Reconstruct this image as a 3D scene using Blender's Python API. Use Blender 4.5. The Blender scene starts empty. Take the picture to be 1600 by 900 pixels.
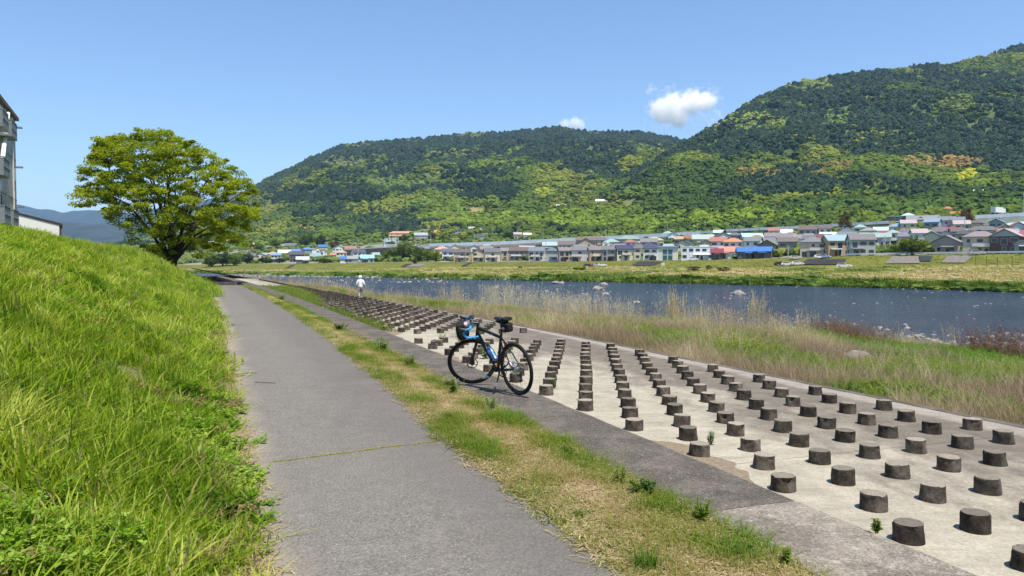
import bpy, bmesh, math, random
import numpy as np
from mathutils import Vector, Matrix, Euler
random.seed(7); rng = np.random.default_rng(7)
R = math.radians
S = bpy.context.scene
COL = S.collection

# ------------------------------------------------------------------ camera, world, sun, exposure
EYE = 1.7
cd = bpy.data.cameras.new("camera"); cam = bpy.data.objects.new("camera", cd); COL.objects.link(cam)
cd.sensor_width = 36.0; cd.lens = 27.0; cd.clip_start = 0.1; cd.clip_end = 60000
cam.location = (0, 0, EYE); cam.rotation_euler = (R(90) - math.atan(40 / 1200), 0, 0)
S.camera = cam
SUN_AZ = (0.60, -0.80); SUN_EL = 70.0
w = bpy.data.worlds.new("World"); S.world = w; w.use_nodes = True
nt = w.node_tree
sky = nt.nodes.new("ShaderNodeTexSky"); sky.sky_type = 'NISHITA'; sky.sun_disc = False
sky.sun_elevation = R(SUN_EL); sky.sun_rotation = math.atan2(SUN_AZ[0], SUN_AZ[1])
sky.altitude = 0; sky.air_density = 1.0; sky.dust_density = 0.0; sky.ozone_density = 6.0
bg = nt.nodes["Background"]; bg.inputs["Strength"].default_value = 0.094
nt.links.new(sky.outputs[0], bg.inputs[0])
sl = bpy.data.lights.new("sun", 'SUN'); sl.energy = 4.0; sl.angle = R(0.53); sl.color = (1.0, 0.91, 0.77)
so = bpy.data.objects.new("sun", sl); COL.objects.link(so)
ce = math.cos(R(SUN_EL)); hn = math.hypot(*SUN_AZ)
sd = Vector((SUN_AZ[0] / hn * ce, SUN_AZ[1] / hn * ce, math.sin(R(SUN_EL))))
so.rotation_euler = sd.to_track_quat('Z', 'Y').to_euler(); so.location = sd * 50
vs = S.view_settings; vs.view_transform = 'Standard'; vs.look = 'None'; vs.exposure = 0.95; vs.gamma = 1.0
vs.use_curve_mapping = False
S.cycles.volume_bounces = 16; S.cycles.max_bounces = 16; S.cycles.diffuse_bounces = 4; S.cycles.glossy_bounces = 4; S.cycles.transmission_bounces = 6; S.cycles.transparent_max_bounces = 12
S.cycles.volume_step_rate = 1.0

# ------------------------------------------------------------------ helpers
def tag(o, label=None, cat=None, group=None, kind=None):
    if label: o['label'] = label
    if cat: o['category'] = cat
    if group: o['group'] = group
    if kind: o['kind'] = kind
    return o

def mesh(name, V, F, mat=None, smooth=False, attrs=None):
    me = bpy.data.meshes.new(name)
    V = np.asarray(V, dtype=np.float32).reshape(-1, 3)
    if isinstance(F, np.ndarray):
        n, k = F.shape
        me.vertices.add(len(V)); me.vertices.foreach_set("co", V.ravel())
        me.loops.add(n * k); me.loops.foreach_set("vertex_index", F.astype(np.int32).ravel())
        me.polygons.add(n); me.polygons.foreach_set("loop_start", np.arange(0, n * k, k, dtype=np.int32))
        me.update(calc_edges=True)
    else:
        me.from_pydata([tuple(map(float, v)) for v in V], [], [tuple(int(i) for i in f) for f in F])
    if mat: me.materials.append(mat)
    if smooth and len(me.polygons): me.polygons.foreach_set("use_smooth", np.ones(len(me.polygons), dtype=bool))
    for k, a in (attrs or {}).items():
        a = np.asarray(a, dtype=np.float32)
        if a.ndim == 1:
            at = me.attributes.new(k, 'FLOAT', 'POINT'); at.data.foreach_set("value", a)
        else:
            at = me.attributes.new(k, 'FLOAT_COLOR', 'POINT')
            at.data.foreach_set("color", np.c_[a, np.ones(len(a))].astype(np.float32).ravel())
    me.validate(); me.update()
    return me

def link(name, me, parent=None, loc=None, rot=None):
    o = bpy.data.objects.new(name, me)
    if loc is not None: o.location = loc
    if rot is not None: o.rotation_euler = rot
    if parent: o.parent = parent
    COL.objects.link(o); return o

def obj(name, V, F, mat, parent=None, smooth=False, attrs=None, **k):
    return link(name, mesh(name, V, F, mat, smooth, attrs), parent, **k)

def empty(name, loc, rz=0, label=None, cat=None, group=None):
    o = link(name, None, None, loc, (0, 0, rz)); o.empty_display_size = .1
    return tag(o, label, cat, group)

class MB:
    """collects simple shapes into one mesh"""
    def __init__(s): s.V = []; s.F = []
    def add(s, V, F):
        b = len(s.V); s.V += [tuple(v) for v in V]; s.F += [tuple(i + b for i in f) for f in F]; return s
    def box(s, c, d, rz=0, ry=0):
        x, y, z = d[0] / 2, d[1] / 2, d[2] / 2
        M = Matrix.Rotation(rz, 3, 'Z') @ Matrix.Rotation(ry, 3, 'Y')
        V = [M @ Vector((i * x, j * y, k * z)) + Vector(c) for i in (-1, 1) for j in (-1, 1) for k in (-1, 1)]
        return s.add(V, [(0, 1, 3, 2), (4, 6, 7, 5), (0, 4, 5, 1), (2, 3, 7, 6), (0, 2, 6, 4), (1, 5, 7, 3)])
    def tube(s, P, r, n=8, cap=True, closed=False):
        P = [Vector(p) for p in P]; m = len(P)
        rr = r if isinstance(r, (list, tuple)) else [r] * m
        V = []; up = None
        for i in range(m):
            if closed: t = P[(i + 1) % m] - P[i - 1]
            else: t = P[min(i + 1, m - 1)] - P[max(i - 1, 0)]
            t.normalize()
            if up is None:
                a = Vector((0, 0, 1)) if abs(t.z) < .9 else Vector((1, 0, 0))
                up = (a - t * a.dot(t)).normalized()
            else: up = (up - t * up.dot(t)).normalized()
            bi = t.cross(up)
            for k in range(n):
                a = 2 * math.pi * k / n
                V.append(P[i] + (up * math.cos(a) + bi * math.sin(a)) * rr[i])
        F = []
        for i in range(m if closed else m - 1):
            j = (i + 1) % m
            for k in range(n):
                l = (k + 1) % n; F.append((i * n + k, i * n + l, j * n + l, j * n + k))
        if cap and not closed:
            F.append(tuple(range(n - 1, -1, -1))); F.append(tuple((m - 1) * n + k for k in range(n)))
        return s.add(V, F)
    def lathe(s, prof, n=16, M=None):
        V = []; F = []
        for r, z in prof:
            for k in range(n):
                a = 2 * math.pi * k / n; V.append(Vector((r * math.cos(a), r * math.sin(a), z)))
        for i in range(len(prof) - 1):
            for k in range(n):
                l = (k + 1) % n; F.append((i * n + k, i * n + l, (i + 1) * n + l, (i + 1) * n + k))
        F.append(tuple(range(n - 1, -1, -1))); F.append(tuple((len(prof) - 1) * n + k for k in range(n)))
        if M: V = [M @ v for v in V]
        return s.add(V, F)
    def prism(s, poly, y0, y1):
        n = len(poly)
        V = [(x, y0, z) for x, z in poly] + [(x, y1, z) for x, z in poly]
        F = [tuple(range(n)), tuple(range(2 * n - 1, n - 1, -1))] + [(i, i + n, (i + 1) % n + n, (i + 1) % n) for i in range(n)]
        return s.add(V, F)
    def build(s, name, mat, parent=None, smooth=False, bevel=0, **k):
        me = mesh(name, s.V, s.F, mat, False)
        bm = bmesh.new(); bm.from_mesh(me)
        bmesh.ops.recalc_face_normals(bm, faces=bm.faces)
        if bevel: bmesh.ops.bevel(bm, geom=bm.edges[:], offset=bevel, segments=2, affect='EDGES', profile=.6)
        if smooth:
            for f in bm.faces: f.smooth = True
            for e in bm.edges:
                if len(e.link_faces) == 2 and e.calc_face_angle(0) > .7: e.smooth = False
        bm.to_mesh(me); bm.free()
        return link(name, me, parent, **k)

# vectorised value noise
def _h(i, j, s):
    n = (i.astype(np.int64) * 374761393 + j.astype(np.int64) * 668265263 + s * 974711) & 0x7fffffff
    n = ((n ^ (n >> 13)) * 1274126177) & 0x7fffffff
    n = (n ^ (n >> 16)) & 0xffff
    return n / 65535.0
def vnoise(x, y, s=0):
    x = np.asarray(x, float); y = np.asarray(y, float)
    i = np.floor(x); j = np.floor(y); f = x - i; g = y - j
    f = f * f * (3 - 2 * f); g = g * g * (3 - 2 * g)
    a = _h(i, j, s); b = _h(i + 1, j, s); c = _h(i, j + 1, s); d = _h(i + 1, j + 1, s)
    return (a + (b - a) * f) * (1 - g) + (c + (d - c) * f) * g
def fbm(x, y, o=4, s=0):
    t = 0; a = .5; n = 0
    for k in range(o):
        t = t + a * vnoise(x, y, s + k * 17); n += a; a *= .5; x = np.asarray(x) * 2.03 + 11.3; y = np.asarray(y) * 2.03 - 7.1
    return t / n
def sstep(a, b, x):
    t = np.clip((np.asarray(x, float) - a) / (b - a), 0, 1); return t * t * (3 - 2 * t)

# ------------------------------------------------------------------ materials
class Mat:
    def __init__(s, name, rough=.8, spec=.3):
        s.m = bpy.data.materials.new(name); s.m.use_nodes = True; s.t = s.m.node_tree
        s.b = s.t.nodes["Principled BSDF"]; s.b.inputs["Roughness"].default_value = rough
        s.b.inputs["Specular IOR Level"].default_value = spec
        s.out = s.t.nodes["Material Output"]
    def n(s, ty, **k):
        x = s.t.nodes.new(ty)
        for a, v in k.items():
            if a.startswith('i_'):
                x.inputs[a[2:].replace('_', ' ')].default_value = v
            else: setattr(x, a, v)
        return x
    def l(s, a, b): s.t.links.new(a, b); return s
    def coord(s, kind='Object', scale=(1, 1, 1)):
        c = s.n("ShaderNodeTexCoord"); m = s.n("ShaderNodeMapping"); m.inputs['Scale'].default_value = scale
        s.l(c.outputs[kind], m.inputs['Vector']); return m.outputs[0]
    def noise(s, scale, detail=5, rough=.6, vec=None, dist=0):
        x = s.n("ShaderNodeTexNoise", i_Scale=scale, i_Detail=detail, i_Roughness=rough, i_Distortion=dist)
        if vec is None: vec = s.coord()
        s.l(vec, x.inputs['Vector']); return x.outputs['Fac']
    def ramp(s, fac, stops, interp='LINEAR'):
        x = s.n("ShaderNodeValToRGB"); r = x.color_ramp; r.interpolation = interp
        while len(r.elements) < len(stops): r.elements.new(.5)
        for e, (p, c) in zip(r.elements, stops):
            e.position = p; e.color = (*c, 1) if len(c) == 3 else c
        s.l(fac, x.inputs[0]); return x.outputs[0]
    def gray(s, fac, a, b): # remap to 0..1 between a and b
        x = s.n("ShaderNodeMapRange", interpolation_type='SMOOTHSTEP')
        x.inputs[1].default_value = a; x.inputs[2].default_value = b
        s.l(fac, x.inputs[0]); return x.outputs[0]
    def mix(s, fac, a, b, mode='MIX'):
        x = s.n("ShaderNodeMix", data_type='RGBA', blend_type=mode)
        for v, i in ((fac, 0), (a, 6), (b, 7)):
            if hasattr(v, 'links'): s.l(v, x.inputs[i])
            elif i == 0: x.inputs[0].default_value = v
            else: x.inputs[i].default_value = (*v, 1)
        return x.outputs[2]
    def math(s, op, a, b=0.0):
        x = s.n("ShaderNodeMath", operation=op)
        for v, i in ((a, 0), (b, 1)):
            if hasattr(v, 'links'): s.l(v, x.inputs[i])
            else: x.inputs[i].default_value = v
        return x.outputs[0]
    def attr(s, name, inst=False, out='Fac'):
        x = s.n("ShaderNodeAttribute", attribute_name=name)
        if inst: x.attribute_type = 'INSTANCER'
        return x.outputs[out]
    def base(s, c):
        if hasattr(c, 'links'): s.l(c, s.b.inputs['Base Color'])
        else: s.b.inputs['Base Color'].default_value = (*c, 1)
        return s
    def bump(s, h, strength=.5, dist=.02):
        x = s.n("ShaderNodeBump"); x.inputs['Strength'].default_value = strength; x.inputs['Distance'].default_value = dist
        s.l(h, x.inputs['Height']); s.l(x.outputs[0], s.b.inputs['Normal']); return s

def simple(name, c, rough=.7, spec=.3, var=.18, scale=3.0, metal=0, bump=0):
    m = Mat(name, rough, spec); m.b.inputs['Metallic'].default_value = metal
    f = m.noise(scale, 5, .65)
    lo = tuple(v * (1 - var) for v in c); hi = tuple(min(1, v * (1 + var)) for v in c)
    m.base(m.ramp(f, [(.3, lo), (.7, hi)]))
    if bump: m.bump(f, bump, .01)
    return m.m

def foliage(name, transl=.35, rough=.6, inst=True, var=.25):
    m = Mat(name, rough, .12)
    c = m.attr('tint', inst, 'Color')
    f = m.noise(9.0, 3, .6)
    c2 = m.mix(1.0, c, m.ramp(f, [(.3, (1 - var,) * 3), (.7, (1 + var,) * 3)]), 'MULTIPLY')
    m.base(c2)
    if transl:
        t = m.n("ShaderNodeBsdfTranslucent"); m.l(m.mix(1.0, c2, (1.15, 1.1, .5), 'MULTIPLY'), t.inputs[0])
        x = m.n("ShaderNodeMixShader"); x.inputs[0].default_value = transl
        m.l(m.b.outputs[0], x.inputs[1]); m.l(t.outputs[0], x.inputs[2]); m.l(x.outputs[0], m.out.inputs[0])
    return m.m

# ------------------------------------------------------------------ instanced scatter (for uncountable growth)
def scatter(name, protos, P, rot, scl, idx, tint, label, cat, kind='stuff', parent=None):
    n = len(P)
    c = bpy.data.collections.new(name + "_kinds")
    for i, p in enumerate(protos):
        o = bpy.data.objects.new("%s_%02d" % (name + "_kind", i), p); c.objects.link(o)
    me = bpy.data.meshes.new(name)
    me.vertices.add(n); me.vertices.foreach_set("co", np.asarray(P, np.float32).ravel())
    def at(k, ty, f, d):
        a = me.attributes.new(k, ty, 'POINT'); a.data.foreach_set(f, np.ascontiguousarray(d).ravel())
    at('rot', 'FLOAT_VECTOR', 'vector', np.asarray(rot, np.float32))
    s3 = np.asarray(scl, np.float32)
    if s3.ndim == 1: s3 = np.repeat(s3[:, None], 3, 1)
    at('scl', 'FLOAT_VECTOR', 'vector', s3)
    at('idx', 'INT', 'value', np.asarray(idx, np.int32))
    at('tint', 'FLOAT_COLOR', 'color', np.c_[np.asarray(tint, np.float32), np.ones(n, np.float32)])
    o = link(name, me, parent)
    g = bpy.data.node_groups.new(name, 'GeometryNodeTree')
    g.interface.new_socket("Geometry", in_out='INPUT', socket_type='NodeSocketGeometry')
    g.interface.new_socket("Geometry", in_out='OUTPUT', socket_type='NodeSocketGeometry')
    N = g.nodes; L = g.links
    gi = N.new('NodeGroupInput'); go = N.new('NodeGroupOutput')
    ip = N.new('GeometryNodeInstanceOnPoints'); ci = N.new('GeometryNodeCollectionInfo')
    ci.inputs[0].default_value = c; ci.inputs[1].default_value = True; ci.inputs[2].default_value = True
    def na(k, ty):
        x = N.new('GeometryNodeInputNamedAttribute'); x.data_type = ty; x.inputs[0].default_value = k; return x.outputs[0]
    er = N.new('FunctionNodeEulerToRotation')
    L.new(na('rot', 'FLOAT_VECTOR'), er.inputs[0])
    L.new(gi.outputs[0], ip.inputs['Points']); L.new(ci.outputs[0], ip.inputs['Instance'])
    ip.inputs['Pick Instance'].default_value = True
    L.new(na('idx', 'INT'), ip.inputs['Instance Index']); L.new(er.outputs[0], ip.inputs['Rotation'])
    L.new(na('scl', 'FLOAT_VECTOR'), ip.inputs['Scale']); L.new(ip.outputs[0], go.inputs[0])
    md = o.modifiers.new("scatter", 'NODES'); md.node_group = g
    return tag(o, label, cat, None, kind)

# ------------------------------------------------------------------ frame of the path: s along it, t across it (to the river)
EX, EY = -0.3502, 0.9367
def bend(s):
    s = np.asarray(s, float)
    return np.where(s < 0, 0, np.where(s < 90, -.0004 * s * s, -3.24 - .072 * (s - 90)))
def ST(s, t):
    tt = np.asarray(t, float) + bend(s); s = np.asarray(s, float)
    return s * EX + tt * EY, s * EY - tt * EX
def toST(x, y):
    s = x * EX + y * EY; t = x * EY - y * EX
    return s, t - bend(s)
def path_right(s): return np.interp(s, [-5, 7, 13, 30, 60, 100], [2.0, 1.99, 2.16, 2.4, 2.6, 2.7]) + .07 * (fbm(np.asarray(s) * 1.6, 0 * np.asarray(s), 4, 3) - .5) + .06 * (fbm(np.asarray(s) * 9, 0 * np.asarray(s), 2, 9) - .5)
def drop(s): return np.maximum(np.asarray(s, float) - 61, 0) * .12
def path_left(s): return np.interp(s, [-5, 10, 20, 60, 100], [.12, .08, .0, .08, .1]) + .10 * (fbm(np.asarray(s) * .9, 0 * np.asarray(s), 4, 5) - .5)
STRIP_L, STRIP_R = 3.0, 3.82
def edge_t(s): return np.interp(s, [0, 18, 30, 43, 60, 120], [8.9, 8.75, 8.45, 7.9, 7.4, 7.0])
def water_t(s): return np.interp(s, [-40, 0, 31, 60, 95, 166, 260], [55, 46, 37, 26, 21, 20, 19])
APRON_Z, WATER_Z = -.2, -3.1
def hb(s): return 1 - sstep(54, 88, s)
def bank_z(s, t):
    d = .1 - np.asarray(t); r = np.clip(d / 4.7, 0, 1)
    z = 2.4 * hb(s) * (r - .03 * np.sin(2 * np.pi * r))
    return z + np.clip(d / .8, 0, 1) * .22 * (fbm(np.asarray(s) * .7, np.asarray(t) * .7, 3, 21) - .45) - .006
def verge_z(s, t):
    a = path_right(s); f = np.clip((t - a) / np.maximum(STRIP_L - a, .1), 0, 1)
    return -.012 + .05 * np.sin(np.pi * f) * fbm(np.asarray(s) * 1.3, np.asarray(t) * 1.9, 3, 31) - drop(s)
def river_z(s, t):
    e = edge_t(s); wl = water_t(s); d = t - e; q = np.clip(d / (wl - e), 0, 1.6)
    z = np.where(d < .3, -.25 - .3 * np.clip(d / .3, 0, 1), -.55 - 2.55 * q ** 1.12)
    return z + np.clip(d / 2, 0, 1) * .5 * (fbm(np.asarray(s) * .25, np.asarray(t) * .25, 4, 41) - .5)

def sheet(name, Sv, tl, tr, nt_, zf, mat, parent=None, label=None, kind='structure'):
    Sv = np.asarray(Sv, float); f = np.linspace(0, 1, nt_)
    T = tl(Sv)[:, None] + (tr(Sv) - tl(Sv))[:, None] * f[None]; SS = np.repeat(Sv[:, None], nt_, 1)
    X, Y = ST(SS, T); Z = zf(SS, T) if callable(zf) else np.full_like(X, zf)
    n, m = X.shape; i = np.arange(n * m).reshape(n, m)
    F = np.stack([i[:-1, :-1], i[:-1, 1:], i[1:, 1:], i[1:, :-1]], -1).reshape(-1, 4)
    o = obj(name, np.stack([X, Y, Z], -1), F, mat, parent, True, {'s': SS.ravel(), 't': T.ravel()})
    return tag(o, label, None, None, kind) if parent is None else o

# pixel of the 1600x900 photograph -> bearing and slope (used only to find real places)
def U(px): return (np.asarray(px, float) - 800) / 1200
def EL(v): return (410 - np.asarray(v, float)) / 1200
# ================================================================== LARGE STRUCTURE
# ------------------------------------------------------------------ far bank, town slope and hills: one height function
def Ffront(u): return np.interp(u, U([-400, 100, 300, 450, 700, 900, 1100, 1345, 1600, 1900, 2400]), [760, 690, 620, 560, 470, 400, 330, 275, 240, 215, 180])
VG_M = np.array([1, 1.12, 1.25, 1.4, 1.6, 1.85])
VG_P = U([-400, 300, 450, 700, 900, 1100, 1345, 1600, 2400])
VG = np.array([[414, 412, 410, 408, 405, 402], [413.5, 411, 407, 402, 396, 390], [412, 408, 402.5, 397, 388, 380], [409, 404, 398, 391, 379, 368],
               [408, 402, 394, 386, 376, 365], [406, 398, 390, 381, 370, 359], [399, 392, 384, 375, 364, 353],
               [396, 388, 379, 368, 356, 343], [394, 384, 374, 362, 350, 336]], float)
def vground(u, m):
    u = np.asarray(u, float); m = np.asarray(m, float)
    cols = np.stack([np.interp(u, VG_P, VG[:, k]) for k in range(6)], -1)
    k = np.clip(np.searchsorted(VG_M, m, side='right') - 1, 0, 4)
    a = np.take_along_axis(cols, k[..., None], -1)[..., 0]; b = np.take_along_axis(cols, k[..., None] + 1, -1)[..., 0]
    f = np.clip((m - VG_M[k]) / (VG_M[k + 1] - VG_M[k]), 0, 1)
    return a + (b - a) * f
def far_shore(u): return np.interp(u, U([-400, 300, 450, 700, 1000, 1600, 2000, 2600]), [420, 345, 280, 220, 180, 122, 104, 90])
RIDGE_R = (U([300, 620, 700, 760, 800, 850, 900, 960, 1000, 1040, 1075, 1120, 1160, 1230, 1300, 1400, 1480, 1540, 1600, 1800, 2400]),
           [392, 368, 352, 343, 336, 324, 305, 288, 268, 244, 225, 200, 171, 137, 125, 112, 105, 92, 72, 40, 40])
RIDGE_L = (U([-400, 100, 200, 250, 330, 385, 400, 440, 490, 530, 560, 620, 690, 740, 800, 870, 930, 1000, 1040, 1075, 1150, 1300, 1700]),
           [400, 398, 380, 368, 345, 303, 294, 273, 250, 233, 227, 224, 218, 212, 211, 203, 210, 210, 217, 225, 235, 250, 260])
def RR(u): return np.interp(u, U([300, 700, 900, 1075, 1300, 1600, 2400]), [1150, 1150, 1300, 1500, 1700, 1850, 1900])
RL = 2700.0
def hill_z(u, Y, vr, ridge, Yb, vb, amp, seed):
    q = np.clip((Y - Yb) / (ridge - Yb), 0, 1)
    v = vb + (vr - vb) * q ** .9
    z = EYE + EL(v) * Y
    X = u * Y
    sp = (1 - np.abs(2 * fbm(X / 330, Y / 520, 4, seed) - 1)) - .62
    sp2 = fbm(X / 120, Y / 150, 3, seed + 5) - .5
    h = np.maximum(z - 10, 0)
    z = z + np.sin(np.pi * np.clip(q, 0, 1)) * (amp * sp * np.minimum(h / 120, 1) + .25 * amp * sp2)
    z = np.minimum(z, EYE + EL(np.minimum(vr + 3 + 40 * (1 - q), vb)) * Y + 6)
    past = np.maximum(Y - ridge, 0)
    return z - past * .55
def far_z(u, Y):
    u, Y = np.broadcast_arrays(np.asarray(u, float), np.asarray(Y, float))
    F = Ffront(u); m = Y / F; sh = far_shore(u); X = u * Y
    zt = EYE + EL(vground(u, np.clip(m, 1, 1.85))) * np.minimum(Y, F * 1.85)
    ztop = EYE + EL(vground(u, np.ones_like(u)) + 1.0) * F * .96
    zfoot = EYE + EL(np.interp(u, U([300, 450, 700, 1000, 1345, 1600]), [421, 421, 418.5, 417, 417, 415])) * F * .88
    # flood plain between shore and levee foot
    g = np.clip((Y - sh) / np.maximum(F * .88 - sh, 1), 0, 1)
    zp = -3.4 + 1.3 * sstep(0, 6, Y - sh) + (zfoot + 2.1) * np.clip(g, 0, 1) ** .8 + .7 * (fbm(X / 14, Y / 14, 4, 51) - .5) * sstep(0, 8, Y - sh)
    lv = np.clip((Y - F * .88) / (F * .08), 0, 1)
    z = np.where(Y < sh, -3.4 - .02 * np.minimum(sh - Y, 40), np.where(m < .88, zp, np.where(m < .96, zfoot + (ztop - zfoot) * lv, np.where(m < 1, ztop + (zt - ztop) * np.clip((m - .96) / .04, 0, 1), zt))))
    Yb = 1.85 * F
    vb = vground(u, np.full_like(u, 1.85))
    zR = hill_z(u, Y, np.interp(u, *RIDGE_R), RR(u), Yb, vb, 105, 61)
    zL = hill_z(u, Y, np.interp(u, *RIDGE_L), RL, Yb, vb, 150, 71)
    zh = np.maximum(zR, zL)
    return np.where(m > 1.85, np.maximum(zh, 5), z)

def hit(px, v, lo=1.0, hi=12.0):
    """the place on the far ground that is seen in that direction"""
    u = float(U(px)); F = float(Ffront(u))
    Y = np.geomspace(max(60, lo * F), min(3400, hi * F), 900)
    e = (far_z(u, Y) - EYE) / Y
    k = np.argmax(e >= EL(v))
    if e[k] < EL(v): k = len(Y) - 1
    return u * Y[k], Y[k], float(far_z(u, Y[k]))

uu = np.arange(-1.25, 1.45, .0065)
def fan(name, Yf, nY, mat, label, colf, lo):
    f = np.linspace(0, 1, nY)
    Yl, Yh = Yf(uu)
    Yg = Yl[:, None] * (Yh / Yl)[:, None] ** f[None]
    UU = np.repeat(uu[:, None], nY, 1); Z = far_z(UU, Yg); X = UU * Yg
    n, m = X.shape; i = np.arange(n * m).reshape(n, m)
    Fc = np.stack([i[:-1, :-1], i[1:, :-1], i[1:, 1:], i[:-1, 1:]], -1).reshape(-1, 4)
    return tag(obj(name, np.stack([X, Yg, Z], -1), Fc, mat, None, True, {'tint': colf(UU, Yg, Z).reshape(-1, 3)}), label, None, None, 'structure')

m_ground = foliage('far_ground', 0, .9, False, .3)
def lerp3(a, b, f): return np.asarray(a)[None] * (1 - f.ravel()[:, None]) + np.asarray(b)[None] * f.ravel()[:, None]
def plain_col(u, Y, Z):
    X = u * Y; F = Ffront(u); sh = far_shore(u)
    n = fbm(X / 22, Y / 22, 4, 81); n2 = fbm(X / 6, Y / 9, 3, 82)
    c = lerp3((.34, .29, .14), (.20, .23, .07), sstep(.42, .6, n))
    near = 1 - sstep(4, 16, Y - sh); c = c * (1 - near.ravel()[:, None]) + np.array((.11, .17, .035)) * near.ravel()[:, None]
    st = ((Y - sh) < 3.0).ravel(); c[st] = (.26, .25, .22)
    lev = (sstep(.84, .89, Y / F) * (1 - sstep(.985, 1.0, Y / F))).ravel()[:, None]
    c = c * (1 - lev) + (np.array((.125, .135, .024)) * (.65 + .6 * n2.ravel()[:, None])) * lev
    gray = sstep(.985, 1.0, Y / F).ravel()[:, None]
    return c * (1 - gray) + np.array((.24, .23, .21)) * gray
def town_col(u, Y, Z):
    X = u * Y
    n = fbm(X / 25, Y / 25, 4, 83)
    return lerp3((.22, .21, .19), (.09, .13, .035), sstep(.4, .55, n))
CLEAR = [(626, 338, 22, 8), (476, 355, 17, 9), (890, 322, 22, 6), (965, 318, 50, 7), (720, 300, 20, 5), (1180, 318, 25, 5), (1400, 290, 30, 4), (1060, 222, 14, 4), (745, 330, 12, 6)]
def hill_col(u, Y, Z):
    X = u * Y; c = lerp3((.05, .085, .03), (.10, .12, .045), sstep(.35, .65, fbm(X / 60, Y / 60, 4, 84)))
    px = (u * 1200 + 800).ravel(); v = (410 - (Z - EYE) / Y * 1200).ravel(); wb = (fbm(X / 30, Y / 60, 3, 96).ravel() - .5)
    for cx, cv, hx, hv in CLEAR: c[((px - cx) / (hx * 1.1)) ** 2 + ((v - cv) / (hv * 1.1)) ** 2 + wb * 1.6 < 1] = (.24, .19, .10) if cx < 900 else (.17, .18, .07)
    return c
fan('flood_plain', lambda u: (far_shore(u) - 14, Ffront(u)), 70, m_ground, 'green and straw coloured flood plain on the far side of the river', plain_col, 0)
fan('town_terrace', lambda u: (Ffront(u), Ffront(u) * 1.85), 50, m_ground, 'terraced ground the town stands on', town_col, 0)
fan('hills', lambda u: (Ffront(u) * 1.85, 0 * u + 3500), 190, m_ground, 'wooded hills rising behind the town', hill_col, 0)

# distant mountains
def mountains(name, ridge, Yr, depth, label, seed):
    u = np.linspace(-1.3, .15, 260); q = np.linspace(0, 1.6, 26)
    UU, Q = np.meshgrid(u, q, indexing='ij'); Y = Yr - depth + depth * Q
    vr = np.interp(UU, U(ridge[0]), ridge[1])
    z = EYE + EL(410 + (vr - 410) * np.minimum(Q, 2 - Q)) * Y
    X = UU * Y
    z += (1 - np.abs(2 * fbm(X / 900, Y / 1500, 5, seed) - 1) - .6) * 160 * np.sin(np.pi * np.clip(Q, 0, 1)) + (fbm(X / 160, Y / 160, 3, seed + 3) - .5) * 36 * np.clip(Q, 0, 1)
    n, m = X.shape; i = np.arange(n * m).reshape(n, m)
    F = np.stack([i[:-1, :-1], i[1:, :-1], i[1:, 1:], i[:-1, 1:]], -1).reshape(-1, 4)
    return tag(obj(name, np.stack([X, Y, z], -1), F, m_mount, None, True), label, None, None, 'structure')
m_mount = simple('mountain_forest', (.03, .045, .035), .95, .1, .45, .004)
mountains('mountains', ([-700, -100, 30, 60, 100, 130, 165, 210, 300, 340, 375, 410, 480, 900], [330, 318, 318, 324, 330, 328, 326, 331, 316, 306, 298, 303, 330, 400]), 9500, 3500, 'far blue mountain ridge on the horizon', 101)
mountains('mountains', ([-700, 0, 60, 120, 180, 230, 300, 400, 600], [362, 352, 350, 346, 352, 350, 356, 372, 405]), 5600, 1800, 'nearer blue mountain ridge behind the tree', 111)

# ground sheet to the horizon
m = Mat('deep_ground', .95, .1); m.base(m.ramp(m.noise(.002, 6), [(.35, (.07, .09, .035)), (.65, (.13, .13, .07))]))
tag(obj('ground', [(-20000, -20000, -8), (20000, -20000, -8), (20000, 20000, -8), (-20000, 20000, -8)], [(0, 1, 2, 3)], m.m), 'low ground reaching the horizon', None, None, 'structure')

# ------------------------------------------------------------------ river
m = Mat('river_water', .16, .5); m.b.inputs['IOR'].default_value = 1.33
v = m.coord('Object', (1, 1, 1))
m.base(m.ramp(m.noise(.05, 4, .6, v), [(.35, (.010, .020, .055)), (.7, (.03, .042, .078))]))
n1 = m.noise(.9, 5, .7, m.coord('Object', (.55, 1.6, 1))); n2 = m.noise(.22, 3, .6, m.coord('Object', (.5, 1.5, 1)))
m.bump(m.math('ADD', n1, m.math('MULTIPLY', n2, 2.0)), 1.0, .5)
m_water = m.m
sv = np.r_[np.linspace(-60, 100, 60), np.linspace(105, 700, 60)]
Vw = []
for s_ in sv:
    for t_ in np.linspace(0, 1, 40):
        T0 = 10 + t_ * 420; Vw.append((*ST(s_, T0), WATER_Z))
n_, m_ = len(sv), 40; i = np.arange(n_ * m_).reshape(n_, m_)
tag(obj('river', Vw, np.stack([i[:-1, :-1], i[:-1, 1:], i[1:, 1:], i[1:, :-1]], -1).reshape(-1, 4), m_water), 'wide shallow blue river with small ripples', None, None, 'structure')

# ------------------------------------------------------------------ near ground: bank, path, verge, strip, apron, riverbank
Sn = np.r_[np.arange(-6, 30, .25), np.arange(30, 140, .6)]
m = Mat('bank_soil', .95, .1)
f1 = m.noise(1.3, 6, .7); f2 = m.noise(14, 4, .7)
m.base(m.mix(m.gray(f1, .4, .6), m.ramp(f2, [(.3, (.10, .075, .045)), (.7, (.26, .21, .13))]), m.ramp(f2, [(.3, (.05, .08, .02)), (.7, (.11, .14, .035))])))
m.bump(f2, .8, .04)
sheet('grass_bank', Sn, lambda s: 0 * s - 7.0, lambda s: 0 * s + .42, 40, bank_z, m.m, None, 'steep bank under long grass left of the path')
sheet('bank_top', Sn, lambda s: 0 * s - 90, lambda s: 0 * s - 7.0, 12, bank_z, m.m, None, 'flat top behind the grassy bank')

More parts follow.
